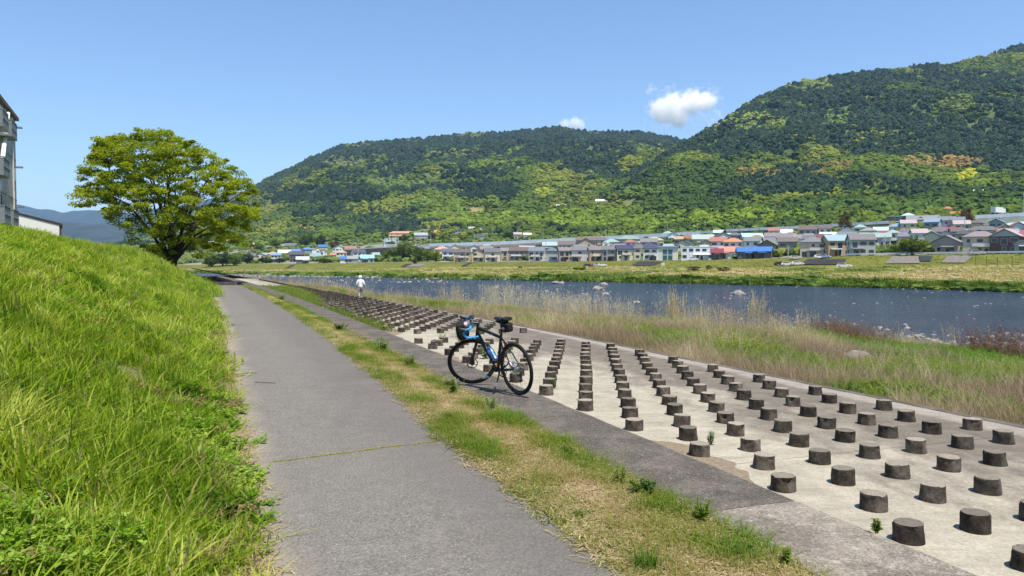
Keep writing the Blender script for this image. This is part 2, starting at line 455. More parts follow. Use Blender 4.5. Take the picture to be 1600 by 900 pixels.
# asphalt
def asphalt(name):
    m = Mat(name, .88, .25)
    fine = m.n("ShaderNodeTexVoronoi", i_Scale=110.0); m.l(m.coord(), fine.inputs['Vector'])
    n1 = m.noise(60, 3, .7); n2 = m.noise(.9, 5, .6); n3 = m.noise(5, 4, .65)
    c = m.ramp(n1, [(.36, (.085, .08, .071)), (.64, (.20, .187, .168))])
    sp = m.gray(fine.outputs['Color'], .84, .92)
    c = m.mix(m.math('MULTIPLY', sp, .55), c, (.40, .385, .36))
    c = m.mix(m.math('MULTIPLY', m.gray(n3, .35, .75), .35), c, (.20, .19, .175))
    c = m.mix(m.math('MULTIPLY', m.gray(n2, .56, .7), .4), c, (.175, .19, .20))
    t = m.attr('t'); e = m.math('SUBTRACT', .40, t); e = m.math('ADD', e, m.math('MULTIPLY', m.math('SUBTRACT', n2, .5), .5))
    c = m.mix(m.math('MULTIPLY', m.gray(e, -.12, .34), .8), c, m.ramp(n1, [(.3, (.25, .215, .155)), (.7, (.36, .315, .235))]))
    c = m.mix(m.math('MULTIPLY', m.gray(t, 1.0, 1.75), .38), c, (.095, .086, .082))
    big = m.n("ShaderNodeTexVoronoi", i_Scale=42.0); m.l(m.coord(), big.inputs['Vector'])
    c = m.mix(m.math('MULTIPLY', m.math('MULTIPLY', m.gray(big.outputs['Color'], .86, .93), m.gray(big.outputs['Distance'], .30, .18)), .6), c, (.44, .425, .40))
    n4 = m.noise(.45, 4, .65, m.coord('Object', (1.6, .7, 1))); c = m.mix(m.math('MULTIPLY', m.gray(n4, .52, .68), .3), c, (.085, .08, .076))
    n5 = m.noise(2.6, 6, .75); c = m.mix(m.math('MULTIPLY', m.gray(n5, .58, .7), .35), c, (.25, .235, .21))
    m.base(c); m.bump(m.math('ADD', n1, fine.outputs['Distance']), .6, .006); return m.m
m_asph = asphalt('worn_asphalt')
pe = tag(empty('path', (0, 0, 0)), 'grey asphalt path running along the foot of the grassy bank', None, None, 'structure')
def crack(s0, f, w, sd):   # s of the crack across the path
    return s0 + .9 * (f - .5) * .35 + .05 * (vnoise(f * 9, 0 * f, sd) - .5) + w
fr = np.linspace(0, 1, 40)
for a, b in ((-6, 0), (0, 1)):
    if b == 0:
        base_s = lambda f: crack(6.9, f, -.003, 1); Sl = np.arange(-6, 6.4, .06)
        rows = [np.full(40, s_) for s_ in Sl] + [base_s(fr)]
    else:
        base_s = lambda f: crack(6.9, f, .003, 1); Sl = np.r_[np.arange(7.4, 25, .08), np.arange(25, 62, .3), np.arange(62, 100, 1.0)]
        rows = [base_s(fr)] + [np.full(40, s_) for s_ in Sl]
    SS = np.array(rows); T = path_left(SS) + (path_right(SS) - path_left(SS)) * fr[None]
    X, Y = ST(SS, T); n_, m_ = X.shape; i = np.arange(n_ * m_).reshape(n_, m_)
    Z = .004 - drop(SS) + .012 * (fbm(SS * .8, T * .8, 3, 7) - .5)
    obj('slab', np.stack([X, Y, Z], -1), np.stack([i[:-1, :-1], i[:-1, 1:], i[1:, 1:], i[1:, :-1]], -1).reshape(-1, 4), m_asph, pe, True, {'s': SS.ravel(), 't': T.ravel()})

m = Mat('dry_verge_soil', .95, .1)
f1 = m.noise(2.2, 6, .7); f2 = m.noise(45, 4, .75)
straw = m.ramp(f2, [(.3, (.22, .16, .085)), (.55, (.36, .28, .16)), (.75, (.5, .42, .26))])
m.base(m.mix(m.gray(f1, .42, .62), straw, m.ramp(f2, [(.3, (.11, .12, .03)), (.7, (.24, .24, .07))])))
m.bump(f2, .9, .02)
sheet('verge', Sn, lambda s: 0 * s + 1.5, lambda s: 0 * s + STRIP_L + .05, 26, verge_z, m.m, None, 'trodden strip of dry grass and bare earth between path and kerb')

def conc(name, dark, light, spots, sc=1.0, th=(.42, .62), lich=0):
    m = Mat(name, .9, .25)
    a = m.noise(.8 * sc, 6, .7); b = m.noise(9 * sc, 5, .7); c_ = m.noise(70, 3, .7)
    c = m.mix(m.gray(a, *th), dark, light)
    c = m.mix(m.math('MULTIPLY', m.gray(b, .5, .68), .55), c, spots)
    c = m.mix(1.0, c, m.ramp(c_, [(.37, (.62,) * 3), (.63, (1.42,) * 3)]), 'MULTIPLY')
    if lich: lv = m.n('ShaderNodeTexVoronoi', i_Scale=38.0); m.l(m.coord('Object', (1, 1, .2)), lv.inputs['Vector']); c = m.mix(m.math('MULTIPLY', m.gray(m.math('ADD', lv.outputs['Distance'], m.math('MULTIPLY', b, .9)), .62, .5), .75), c, (.36, .33, .29))
    m.base(c); m.bump(m.math('ADD', c_, b), .6, .008); return m
m_strip = conc('dark_strip_concrete', (.070, .062, .053), (.115, .10, .086), (.20, .18, .155), 2.2, (.42, .62), 1).m
m_strip2 = conc('pale_strip_concrete', (.125, .11, .092), (.235, .213, .182), (.33, .30, .26), 1.3).m
ks = tag(empty('kerb_strip', (0, 0, 0)), 'dark weathered concrete strip along the top of the peg apron', None, None, 'structure')
def slab_sec(name, s0, s1, mat, z=0.0):
    Sv = np.r_[np.arange(s0, s1, .25), s1]
    prof = [(STRIP_L, -.3), (STRIP_L, z - .008), (STRIP_L + .012, z), (STRIP_L + .41, z + .006), (STRIP_R - .018, z), (STRIP_R, z - .02), (STRIP_R, -.42)]
    V = []
    for s_ in Sv:
        for k, (t_, z_) in enumerate(prof):
            wob = (.02 * (float(vnoise(s_ * 2.1, k, 3)) - .5)) if k in (4, 5) else 0
            V.append((*[float(q) for q in ST(s_, t_ + wob)], z_))
    n_, m_ = len(Sv), len(prof); i = np.arange(n_ * m_).reshape(n_, m_)
    F = [tuple(f) for f in np.stack([i[:-1, :-1], i[:-1, 1:], i[1:, 1:], i[1:, :-1]], -1).reshape(-1, 4)]
    F += [tuple(i[0]), tuple(i[-1][::-1])]
    o = obj(name, V, F, mat, ks); return o
slab_sec('slab', -4, 4.36, m_strip2, .004)['label'] = 'paler smoother concrete slab at the near end'
slab_sec('slab', 4.38, 19.9, m_strip)
slab_sec('slab', 19.92, 45, m_strip)
slab_sec('slab', 45.02, 100, m_strip)

# apron with stains, damp edge and joints
m = Mat('apron_concrete', .9, .25)
a = m.noise(.55, 6, .68); b = m.noise(3.2, 6, .72); c_ = m.noise(40, 4, .7); t = m.attr('t')
d = m.noise(.9, 5, .7, m.coord('Object', (1.2, .55, 1)))
c = m.ramp(b, [(.3, (.25, .235, .185)), (.62, (.37, .345, .28))])
st = m.math('ADD', m.math('MULTIPLY', m.math('SUBTRACT', t, 5.7), .34), m.math('MULTIPLY', m.math('SUBTRACT', d, .5), 2.2))
c = m.mix(m.math('MULTIPLY', m.gray(st, -.15, .55), .92), c, m.ramp(b, [(.3, (.085, .072, .06)), (.7, (.165, .145, .122))]))
lip = m.gray(m.math('ADD', t, m.math('MULTIPLY', m.math('SUBTRACT', b, .5), .25)), 8.18, 8.4)
c = m.mix(m.math('MULTIPLY', lip, .75), c, m.ramp(b, [(.3, (.24, .22, .19)), (.7, (.36, .33, .29))]))
c = m.mix(m.math('MULTIPLY', m.gray(m.math('MULTIPLY', m.gray(a, .5, .6), m.gray(c_, .55, .62)), .2, .9), .65), c, (.1, .09, .075))
sk = m.noise(2.2, 6, .75, m.coord('Object', (.45, 2.6, 1)), .6); c = m.mix(m.math('MULTIPLY', m.gray(sk, .5, .66), .42), c, (.17, .155, .13)); c = m.mix(m.math('MULTIPLY', m.gray(sk, .42, .3), .3), c, (.46, .43, .36))
c = m.mix(1.0, c, m.ramp(c_, [(.36, (.82,) * 3), (.64, (1.17,) * 3)]), 'MULTIPLY')
m.base(c); m.bump(m.math('ADD', c_, b), .5, .008)
ap = tag(empty('concrete_apron', (0, 0, 0)), 'pale stained concrete apron studded with pegs', None, None, 'structure')
def apron_z(s, t): return APRON_Z - .006 * (t - 3.8) + .012 * (fbm(np.asarray(s) * .6, np.asarray(t) * .6, 3, 44) - .5)
cuts = [-3, 6.0, 11.2, 16.6, 21.9, 40, 96]
for a0, a1 in zip(cuts[:-1], cuts[1:]):
    Sv = np.linspace(a0 + .004, a1 - .004, max(4, int((a1 - a0) / .35)))
    n_ = 18; f = np.linspace(0, 1, n_); T = STRIP_R - .05 + (edge_t(Sv)[:, None] - .16 - STRIP_R + .05) * f[None]
    SS = np.repeat(Sv[:, None], n_, 1) + 0 * T; X, Y = ST(SS, T); i = np.arange(X.size).reshape(X.shape)
    if a0 > 40: pass
    obj('slab', np.stack([X, Y, apron_z(SS, T)], -1), np.stack([i[:-1, :-1], i[:-1, 1:], i[1:, 1:], i[1:, :-1]], -1).reshape(-1, 4), m.m, ap, True, {'s': SS.ravel(), 't': T.ravel()})
# dark bedding under the joints and the lower edge beam
sheet('apron_bed', Sn[Sn < 99], lambda s: 0 * s + 3.6, lambda s: edge_t(s) + .02, 8, lambda s, t: apron_z(s, t) - .03, simple('apron_bed_earth', (.07, .06, .05), .95), None, 'dark bedding under the apron joints')
Sv = np.r_[np.arange(-2, 40, .5), np.arange(40, 98, 1.0)]; prof = [(-.17, -.5), (-.17, -.003), (-.15, .012), (-.02, .006), (0, -.02), (0.02, -.9)]
V = []
for s_ in Sv:
    e = float(edge_t(s_))
    for t_, z_ in prof: V.append((*[float(q) for q in ST(s_, e + t_ + .02 * (float(vnoise(s_ * 1.7, 0, 4)) - .5))], float(apron_z(s_, e)) + z_))
n_, m_ = len(Sv), len(prof); i = np.arange(n_ * m_).reshape(n_, m_)
tag(obj('edge_beam', V, np.stack([i[:-1, :-1], i[:-1, 1:], i[1:, 1:], i[1:, :-1]], -1).reshape(-1, 4), conc('edge_beam_concrete', (.075, .066, .058), (.12, .11, .10), (.2, .18, .16), 2).m), 'dark concrete beam along the lower edge of the apron', None, None, 'structure')

m = Mat('riverbank_soil', .95, .1)
f1 = m.noise(.5, 6, .7); f2 = m.noise(9, 5, .75)
m.base(m.mix(m.gray(f1, .42, .6), m.ramp(f2, [(.3, (.16, .12, .075)), (.7, (.32, .26, .175))]), m.ramp(f2, [(.3, (.07, .085, .025)), (.7, (.16, .16, .06))])))
m.bump(f2, .8, .06)
Sr = np.r_[np.arange(-4, 60, .5), np.arange(60, 300, 2.0)]
sheet('riverbank', Sr, lambda s: edge_t(s) - .1, lambda s: water_t(s) + 8, 60, river_z, m.m, None, 'rough overgrown slope between the apron and the water')
# river bed gravel seen in the shallows is below the opaque surface; haze and clouds
def haze_box():
    mh = bpy.data.materials.new('haze'); mh.use_nodes = True; t = mh.node_tree; t.nodes.remove(t.nodes["Principled BSDF"])
    p = t.nodes.new("ShaderNodeVolumePrincipled"); p.inputs['Color'].default_value = (.40, .62, 1.0, 1)
    p.inputs['Density'].default_value = HAZE; p.inputs['Anisotropy'].default_value = .2
    t.links.new(p.outputs[0], t.nodes["Material Output"].inputs['Volume'])
    b = MB().box((0, 0, 0), (41000, 41000, 1000)); o = b.build('haze', mh)
    o.location = (0, 0, -9 + 500)
    return tag(o, 'thin bluish air over the valley', None, None, 'stuff')
HAZE = 5.4e-5
haze_box()

def cloud(px, v, Y, blobs, dens, label):
    """a small cumulus: overlapping puffs filled with white droplets"""
    X, Z = float(U(px)) * Y, EYE + float(EL(v)) * Y; k = Y / 1200
    m = bpy.data.materials.new('cloud_droplets'); m.use_nodes = True; t = m.node_tree; t.nodes.remove(t.nodes["Principled BSDF"])
    p = t.nodes.new("ShaderNodeVolumePrincipled"); p.inputs['Color'].default_value = (1, 1, 1, 1); p.inputs['Anisotropy'].default_value = 0.0
    tc = t.nodes.new("ShaderNodeTexCoord"); nz = t.nodes.new("ShaderNodeTexNoise"); nz.inputs['Scale'].default_value = .009; nz.inputs['Detail'].default_value = 8
    nz.inputs['Roughness'].default_value = .62
    t.links.new(tc.outputs['Object'], nz.inputs['Vector'])
    acc = None
    for bx, by, bz, r in blobs:      # soft density of each puff: 1 - (distance / radius)
        vd = t.nodes.new("ShaderNodeVectorMath"); vd.operation = 'DISTANCE'; vd.inputs[1].default_value = (bx * k, by * k, bz * k)
        t.links.new(tc.outputs['Object'], vd.inputs[0])
        mr = t.nodes.new("ShaderNodeMapRange"); mr.inputs[1].default_value = 0; mr.inputs[2].default_value = r * k; mr.inputs[3].default_value = 1; mr.inputs[4].default_value = 0
        t.links.new(vd.outputs['Value'], mr.inputs[0])
        if acc is None: acc = mr.outputs[0]
        else:
            mx = t.nodes.new("ShaderNodeMath"); mx.operation = 'SMOOTH_MAX'; mx.inputs[2].default_value = .15
            t.links.new(acc, mx.inputs[0]); t.links.new(mr.outputs[0], mx.inputs[1]); acc = mx.outputs[0]
    ad = t.nodes.new("ShaderNodeMath"); ad.operation = 'MULTIPLY_ADD'; ad.inputs[1].default_value = 1.3
    t.links.new(nz.outputs[0], ad.inputs[0]); t.links.new(acc, ad.inputs[2])
    mr = t.nodes.new("ShaderNodeMapRange"); mr.inputs[1].default_value = .80; mr.inputs[2].default_value = 1.75; mr.inputs[3].default_value = 0; mr.inputs[4].default_value = dens
    t.links.new(ad.outputs[0], mr.inputs[0]); t.links.new(mr.outputs[0], p.inputs['Density'])
    t.links.new(p.outputs[0], t.nodes["Material Output"].inputs['Volume'])
    xs = [b[0] - b[3] for b in blobs] + [b[0] + b[3] for b in blobs]; zs = [b[2] - b[3] for b in blobs] + [b[2] + b[3] for b in blobs]; rm = max(b[3] for b in blobs)
    b = MB().box(((min(xs) + max(xs)) / 2 * k, 0, (min(zs) + max(zs)) / 2 * k), ((max(xs) - min(xs)) * k, 2.2 * rm * k, (max(zs) - min(zs)) * k))
    o = b.build('cloud', m); o.location = (X, Y, Z); return tag(o, label, None, None, 'structure')
cloud(1062, 172, 11000, [(-28, 0, -2, 26), (-8, 0, -6, 26), (-12, 0, 8, 22), (6, 0, 6, 24), (18, 0, 10, 24), (36, 0, 12, 20), (46, 0, 12, 14), (-2, 0, -16, 18)], .03, 'small white cumulus cloud above the gap between the hills')
cloud(890, 195, 11500, [(-8, 0, 0, 12), (8, 0, 0, 14), (18, 0, -3, 9)], .02, 'faint wisp of cloud above the far ridge')
# ------------------------------------------------------------------ forest on the hills (uncountable: instanced crowns)
m_forest = foliage('forest_leaves', .22, .75, True, .35)
m_bark = simple('bark', (.045, .036, .028), .95, .1, .35, 6, 0, .5)
def blob(seed, sub=3, squash=.8, rough=.42, fr=1.7):
    bm = bmesh.new(); bmesh.ops.create_icosphere(bm, subdivisions=sub, radius=1)
    from mathutils import noise as mn
    off = Vector((seed * 7.3, seed * 3.1, seed * 1.7))
    for v in bm.verts:
        p = v.co.copy()
        a = mn.noise(p * fr + off) * rough + abs(mn.noise(p * fr * 2.6 + off)) * rough * .9 - .12
        v.co = p * (1 + a); v.co.z *= squash; v.co.z += squash * .55
    me = bpy.data.meshes.new("crown_kind"); bm.to_mesh(me); bm.free(); me.materials.append(m_forest); return me
def cone_tree(seed):
    r = random.Random(seed); V = []; F = []; n = 9
    L = 6
    for k in range(L):
        z0 = k / L * .93; z1 = z0 + .30; rr = (1 - k / L) ** .85 * .36
        b = len(V); V.append((r.uniform(-.02, .02), r.uniform(-.02, .02), min(z1, 1.02)))
        for j in range(n):
            a = 2 * math.pi * (j + r.random() * .6) / n; q = rr * r.uniform(.7, 1.2); V.append((q * math.cos(a), q * math.sin(a), z0 + r.uniform(-.04, .04)))
        F += [(b, b + 1 + j, b + 1 + (j + 1) % n) for j in range(n)]
    return mesh("conifer_kind", V, F, m_forest)
protos = [blob(i, 3, .62 + .05 * i, .5 + .05 * (i % 3)) for i in range(6)] + [cone_tree(20 + i) for i in range(4)]
HILL_PATCH = [  # bearing px, v, half sizes, colour, strength: clearings, bamboo, young leaves and plantations that the hillside really has
    (1475, 257, 60, 9, (.24, .17, .055), .85), (1290, 268, 35, 9, (.16, .14, .04), .5), (1505, 279, 15, 8, (.33, .33, .03), 1), (1180, 275, 30, 9, (.19, .16, .04), .7),
    (1260, 138, 40, 14, (.17, .21, .05), .8), (1160, 195, 60, 16, (.17, .22, .05), .75), (1310, 185, 26, 16, (.13, .19, .05), .7), (1490, 165, 30, 10, (.16, .20, .05), .7),
    (1010, 235, 30, 8, (.15, .19, .05), .7), (735, 213, 22, 8, (.17, .21, .05), .8), (560, 228, 26, 7, (.16, .20, .05), .8), (445, 262, 22, 9, (.15, .19, .05), .8),
    (700, 245, 40, 8, (.15, .19, .05), .6), (540, 258, 34, 8, (.14, .17, .06), .6), (790, 262, 30, 8, (.15, .21, .05), .6),
    (505, 308, 95, 13, (.022, .045, .022), 1), (760, 300, 60, 14, (.022, .045, .024), .9), (745, 275, 50, 10, (.025, .05, .024), .7), (420, 280, 50, 14, (.05, .08, .03), .5), (630, 288, 60, 8, (.12, .17, .04), .7),
    (870, 300, 30, 9, (.15, .20, .04), .6), (1000, 300, 40, 9, (.10, .15, .03), .6), (950, 345, 330, 14, (.13, .19, .02), .7), (1450, 330, 200, 12, (.06, .11, .02), .6), (850, 305, 16, 8, (.24, .27, .03), .9),
    (460, 372, 40, 7, (.03, .055, .022), .8), (560, 350, 60, 14, (.06, .10, .028), .6), (640, 320, 40, 8, (.13, .19, .035), .6), (715, 330, 40, 12, (.12, .18, .03), .6)]
P = []; ROT = []; SC = []; IX = []; TN = []
for (y0, y1, sp) in ((400, 800, 5.2), (800, 1300, 6.3), (1300, 1950, 7.6), (1950, 2850, 9.5)):
    umin, umax = -.95, 1.0
    area = .5 * (umax - umin) * (y1 * y1 - y0 * y0); n = int(area / (sp * sp))
    Y = np.sqrt(rng.random(n) * (y1 * y1 - y0 * y0) + y0 * y0); u = umin + rng.random(n) * (umax - umin)
    F = Ffront(u); k = (Y > 1.83 * F) & (Y < np.maximum(RL, 0) + 60); u = u[k]; Y = Y[k]
    X = u * Y; z = far_z(u, Y)
    k = z > 6; u, Y, X, z = u[k], Y[k], X[k], z[k]
    px = u * 1200 + 800; v = 410 - (z - EYE) / Y * 1200
    # hidden behind a nearer ridge: leave out what cannot be seen even from a few steps aside
    behind = (Y > RR(u) + 160) & (v > np.interp(u, *RIDGE_R) + 10) & (u > U(660))
    keep = ~behind
    wob = (fbm(X / 50, Y / 90, 3, 95) - .5) * 1.3
    for (cx, cv, hx, hv) in CLEAR:
        if hx: keep &= ~((((px - cx) / hx) ** 2 + ((v - cv) / hv) ** 2) + wob * 1.5 < .8 - .9 * (rng.random(len(px)) < .18))
    u, Y, X, z, px, v = (a[keep] for a in (u, Y, X, z, px, v)); n = len(u)
    alt = (z - 30) / np.maximum(np.interp(u, U([400, 1075, 1600]), [330, 330, 480]), 1)
    n1 = fbm(X / 150, Y / 260, 4, 91); n2 = fbm(X / 62, Y / 90, 4, 92); n3 = rng.random(n)
    con = sstep(.44, .58, n1 + .30 * np.clip(alt, 0, 1.2) - .15 + .35 * (n2 - .5)) ; iscon = (n3 < con * .92)
    a = np.array((.125, .175, .024)); b_ = np.array((.042, .082, .018)); c = np.array((.19, .215, .032))
    g = np.clip(n2 * 2.6 - .8 + .4 * (rng.random(n) - .5), 0, 1)[:, None]
    t = a * (1 - g) + b_ * g; y_ = (sstep(.55, .68, fbm(X / 95, Y / 120, 3, 93)) * (rng.random(n) < .75))[:, None]; t = t * (1 - y_) + c * y_
    dk = np.array((.033, .062, .034)); t = np.where(iscon[:, None], dk * (.8 + .5 * rng.random(n)[:, None]), t)
    for (cx, cv, hx, hv, cc, stg) in HILL_PATCH:
        d = ((px - cx) / hx) ** 2 + ((v - cv) / hv) ** 2 + wob[keep] * 1.0
        f = (np.clip(1.25 - d, 0, 1) > rng.random(n) * .5) & (rng.random(n) < stg)
        t[f] = np.array(cc) * (.95 + .4 * rng.random((f.sum(), 1))); iscon = np.where(f, cc[0] < .03, iscon)
    t *= (.75 + .5 * rng.random(n))[:, None]
    r = sp * (.45 + .65 * rng.random(n)) * (1 + .25 * (rng.random(n) < .12))
    h = np.where(iscon, sp * rng.uniform(1.15, 1.65, n), r * rng.uniform(.75, 1.25, n))
    P.append(np.c_[X, Y, z - .25 * h * (~iscon)]); ROT.append(np.c_[rng.uniform(-.12, .12, (n, 2)), rng.uniform(0, 6.28, n)])
    SC.append(np.c_[np.where(iscon, r * .8, r), np.where(iscon, r * .8, r), np.where(iscon, h * .8, h)]); IX.append(np.where(iscon & (rng.random(n) < .3), rng.integers(6, 10, n), rng.integers(0, 6, n))); TN.append(t)
P = np.concatenate(P); print("forest", len(P))
scatter('forest', protos, P, np.concatenate(ROT), np.concatenate(SC), np.concatenate(IX), np.concatenate(TN), 'mixed wood of dark conifers and pale green broadleaf crowns covering the hills', 'forest')

# ------------------------------------------------------------------ leaf-card crowns for single trees
m_leaf = foliage('leaves', .5, .55, False, .2)
def leaf_cloud(centres, rad, flat, nper, size, c0, c1, seed, tilt=.9):
    """many small leaf faces gathered in clumps"""
    g = np.random.default_rng(seed); C = np.asarray(centres); n = len(C) * nper
    idx = np.repeat(np.arange(len(C)), nper)
    d = g.normal(size=(n, 3)); d /= np.linalg.norm(d, axis=1)[:, None]; d *= (g.random(n) ** .45)[:, None]
    rr = np.asarray(rad)[idx] if np.ndim(rad) else np.full(n, rad)
    p = C[idx] + d * np.c_[rr, rr, rr * flat]
    nrm = g.normal(size=(n, 3)) * tilt + np.array((0, 0, 1.0)); nrm /= np.linalg.norm(nrm, axis=1)[:, None]
    a = np.cross(nrm, g.normal(size=(n, 3))); a /= np.linalg.norm(a, axis=1)[:, None]; b = np.cross(nrm, a)
    sz = size * g.uniform(.6, 1.25, n)[:, None]
    V = np.stack([p - a * sz, p + b * sz * .5, p + a * sz, p - b * sz * .5], 1).reshape(-1, 3)
    F = np.arange(n * 4).reshape(-1, 4)
    cl = g.random(len(C))[idx]; k = np.clip(.65 * cl + .35 * g.random(n), 0, 1)[:, None]
    T = np.asarray(c0) * (1 - k) + np.asarray(c1) * k
    return V, F, np.repeat(T, 4, 0)

# ------------------------------------------------------------------ the big tree on the end of the bank
TX, TY = float(U(268)) * 62, 62.0
TZ = float(bank_z(*[np.array(q) for q in toST(np.array(TX), np.array(TY))])) - .1
tree = empty('broadleaf_tree', (TX, TY, TZ), 0, 'large spreading yellow-green tree standing alone on the far end of the bank', 'tree')
kk = TY / 1200
def tp(px, v, dy=0): return Vector(((px - 268) * kk, dy, (410 - v) * kk + EYE - TZ))
g = np.random.default_rng(5)
outline = [(132, 300), (150, 258), (143, 243), (165, 215), (205, 218), (230, 208), (252, 203), (285, 214), (318, 232), (345, 246), (372, 275), (388, 297), (382, 318), (398, 335), (384, 352), (376, 372), (350, 388), (330, 392),
           (305, 402), (262, 398), (238, 368), (222, 352), (190, 345), (155, 330), (138, 318)]
def inside(px, v):
    c = False; n = len(outline); j = n - 1
    for i in range(n):
        (xi, yi), (xj, yj) = outline[i], outline[j]
        if (yi > v) != (yj > v) and px < (xj - xi) * (v - yi) / (yj - yi) + xi: c = not c
        j = i
    return c
cent = []; rads = []
k = 0
while len(cent) < 640 and k < 40000:
    k += 1
    px, v = g.uniform(128, 402), g.uniform(200, 396)
    if not inside(px, v): continue
    # crown depth: dome, so depth follows how far in from the outline the direction lies
    nx = (px - 266) / 134; nz = (v - 330) / 130
    dmax = 6.4 * math.sqrt(max(0, 1 - nx * nx * .95 - (nz * nz if nz < 0 else nz * nz * 2.2)))
    dy = g.choice([-1, 1]) * dmax * math.sqrt(g.random()) if g.random() < .8 else g.uniform(-dmax, dmax)
    if nz > .0 and abs(dy) < .55 * dmax and g.random() < .45: continue      # open underneath
    p = tp(px, v, dy)
    if float(vnoise(np.array(p.x * .62 + 30), np.array(p.z * .9 + p.y * .35), 12)) < .27: continue
    if px < 143 or px > 387 or v < 213: continue
    cent.append(p); rads.append(g.uniform(.28, .85))
for (px, v, n_, sx, sv) in ((180, 224, 14, 22, 10), (168, 244, 10, 16, 8), (140, 300, 8, 12, 7), (195, 365, 8, 20, 8), (215, 352, 6, 10, 8), (245, 388, 8, 16, 8), (285, 398, 9, 22, 7), (330, 392, 9, 26, 8), (368, 372, 8, 18, 9), (395, 335, 8, 8, 9), (250, 206, 6, 14, 3), (318, 228, 6, 12, 5), (300, 370, 10, 40, 14)):
    for _ in range(n_):
        p_ = tp(min(388, max(143, px + g.uniform(-1, 1) * sx)), max(212, v + g.uniform(-1, 1) * sv), g.normal() * 1.6)
        if min((p_ - c_).length for c_ in cent[:600]) < 1.0: cent.append(p_); rads.append(g.uniform(.3, .7))
V, F, T = leaf_cloud(cent, np.array(rads), .45, 150, .10, (.13, .20, .012), (.38, .45, .03), 3, .8)
obj('crown', V, F, m_leaf, tree, False, {'tint': T})
tr = MB()
limbs = []
for (px, v, dy) in ((150, 262, 0), (185, 300, -2.5), (205, 240, 2), (228, 225, -1), (256, 218, .5), (285, 230, -2), (312, 252, 1.5), (345, 270, -1), (372, 300, 1), (385, 340, -1.5), (330, 300, 3), (215, 290, -4), (300, 290, -4.5), (250, 260, 4), (165, 318, 2), (355, 360, 0), (270, 300, -5)):
    e = tp(px, v, dy); b0 = Vector((g.uniform(-.3, .3), g.uniform(-.3, .3), g.uniform(.1, .5)))
    mid = b0.lerp(e, .45) + Vector((0, 0, .8)); mid.x *= .5; mid.y *= .6; mid.z += .5
    pts = []
    for q in np.linspace(0, 1, 9):
        p = b0 * (1 - q) ** 2 + mid * 2 * q * (1 - q) + e * q * q + Vector(g.normal(size=3)) * .09 * min(1, q * 4)
        pts.append(p)
    limbs.append(pts); tr.tube(pts, [.14 * (1 - q) ** .8 + .014 for q in np.linspace(0, 1, 9)], 7)
    for _ in range(5):
        a = pts[g.integers(3, 8)]; d = Vector(cent[g.integers(len(cent))])
        near = min(cent, key=lambda c_: (c_ - (a + Vector((g.uniform(-2, 2), g.uniform(-2, 2), g.uniform(0, 2))))).length)
        tr.tube([a, a.lerp(near, .5) + Vector(g.normal(size=3)) * .15, near], [.05, .032, .012], 5)
tr.tube([(0, 0, -.6), (0, 0, .1), (.05, 0, .75)], [.62, .5, .36], 12)
tr.build('trunk', m_bark, tree, True)

# ------------------------------------------------------------------ town trees
def tree_kind(seed, squash=1.0, n=40, c0=(.07, .12, .015), c1=(.17, .23, .035)):
    g = np.random.default_rng(seed); C = []; r = []
    for _ in range(n):
        d = g.normal(size=3); d /= np.linalg.norm(d); d *= g.uniform(.45, .85); C.append((d[0] * .95, d[1] * .95, .95 + d[2] * .82)); r.append(g.uniform(.22, .4))
    V, F, T = leaf_cloud(C, np.array(r), .8, 60, .09, c0, c1, seed, .9)
    mc = mesh('crown', V, F, m_leaf, False, {'tint': T})
    t = MB().tube([(0, 0, -.1), (.02, 0, .45), (0, .02, 1.0)], [.09, .07, .03], 6)
    for a in range(4): t.tube([(0, 0, .45), (.3 * math.cos(a * 1.6), .3 * math.sin(a * 1.6), .95)], [.045, .015], 5)
    bm = bmesh.new(); me = mesh('trunk', t.V, t.F, m_bark); bm.free()
    return mc, me
KIND = {'green': tree_kind(1), 'dark': tree_kind(2, 1.0, 34, (.035, .065, .016), (.08, .125, .028)), 'lime': tree_kind(3, .9, 30, (.14, .19, .02), (.27, .31, .035)),
        'brown': tree_kind(4, 1.2, 26, (.09, .075, .03), (.17, .14, .05)), 'tall': tree_kind(5, 1.5, 34, (.05, .085, .018), (.12, .17, .03)), 'rust': tree_kind(6, .8, 22, (.06, .045, .02), (.12, .09, .04))}
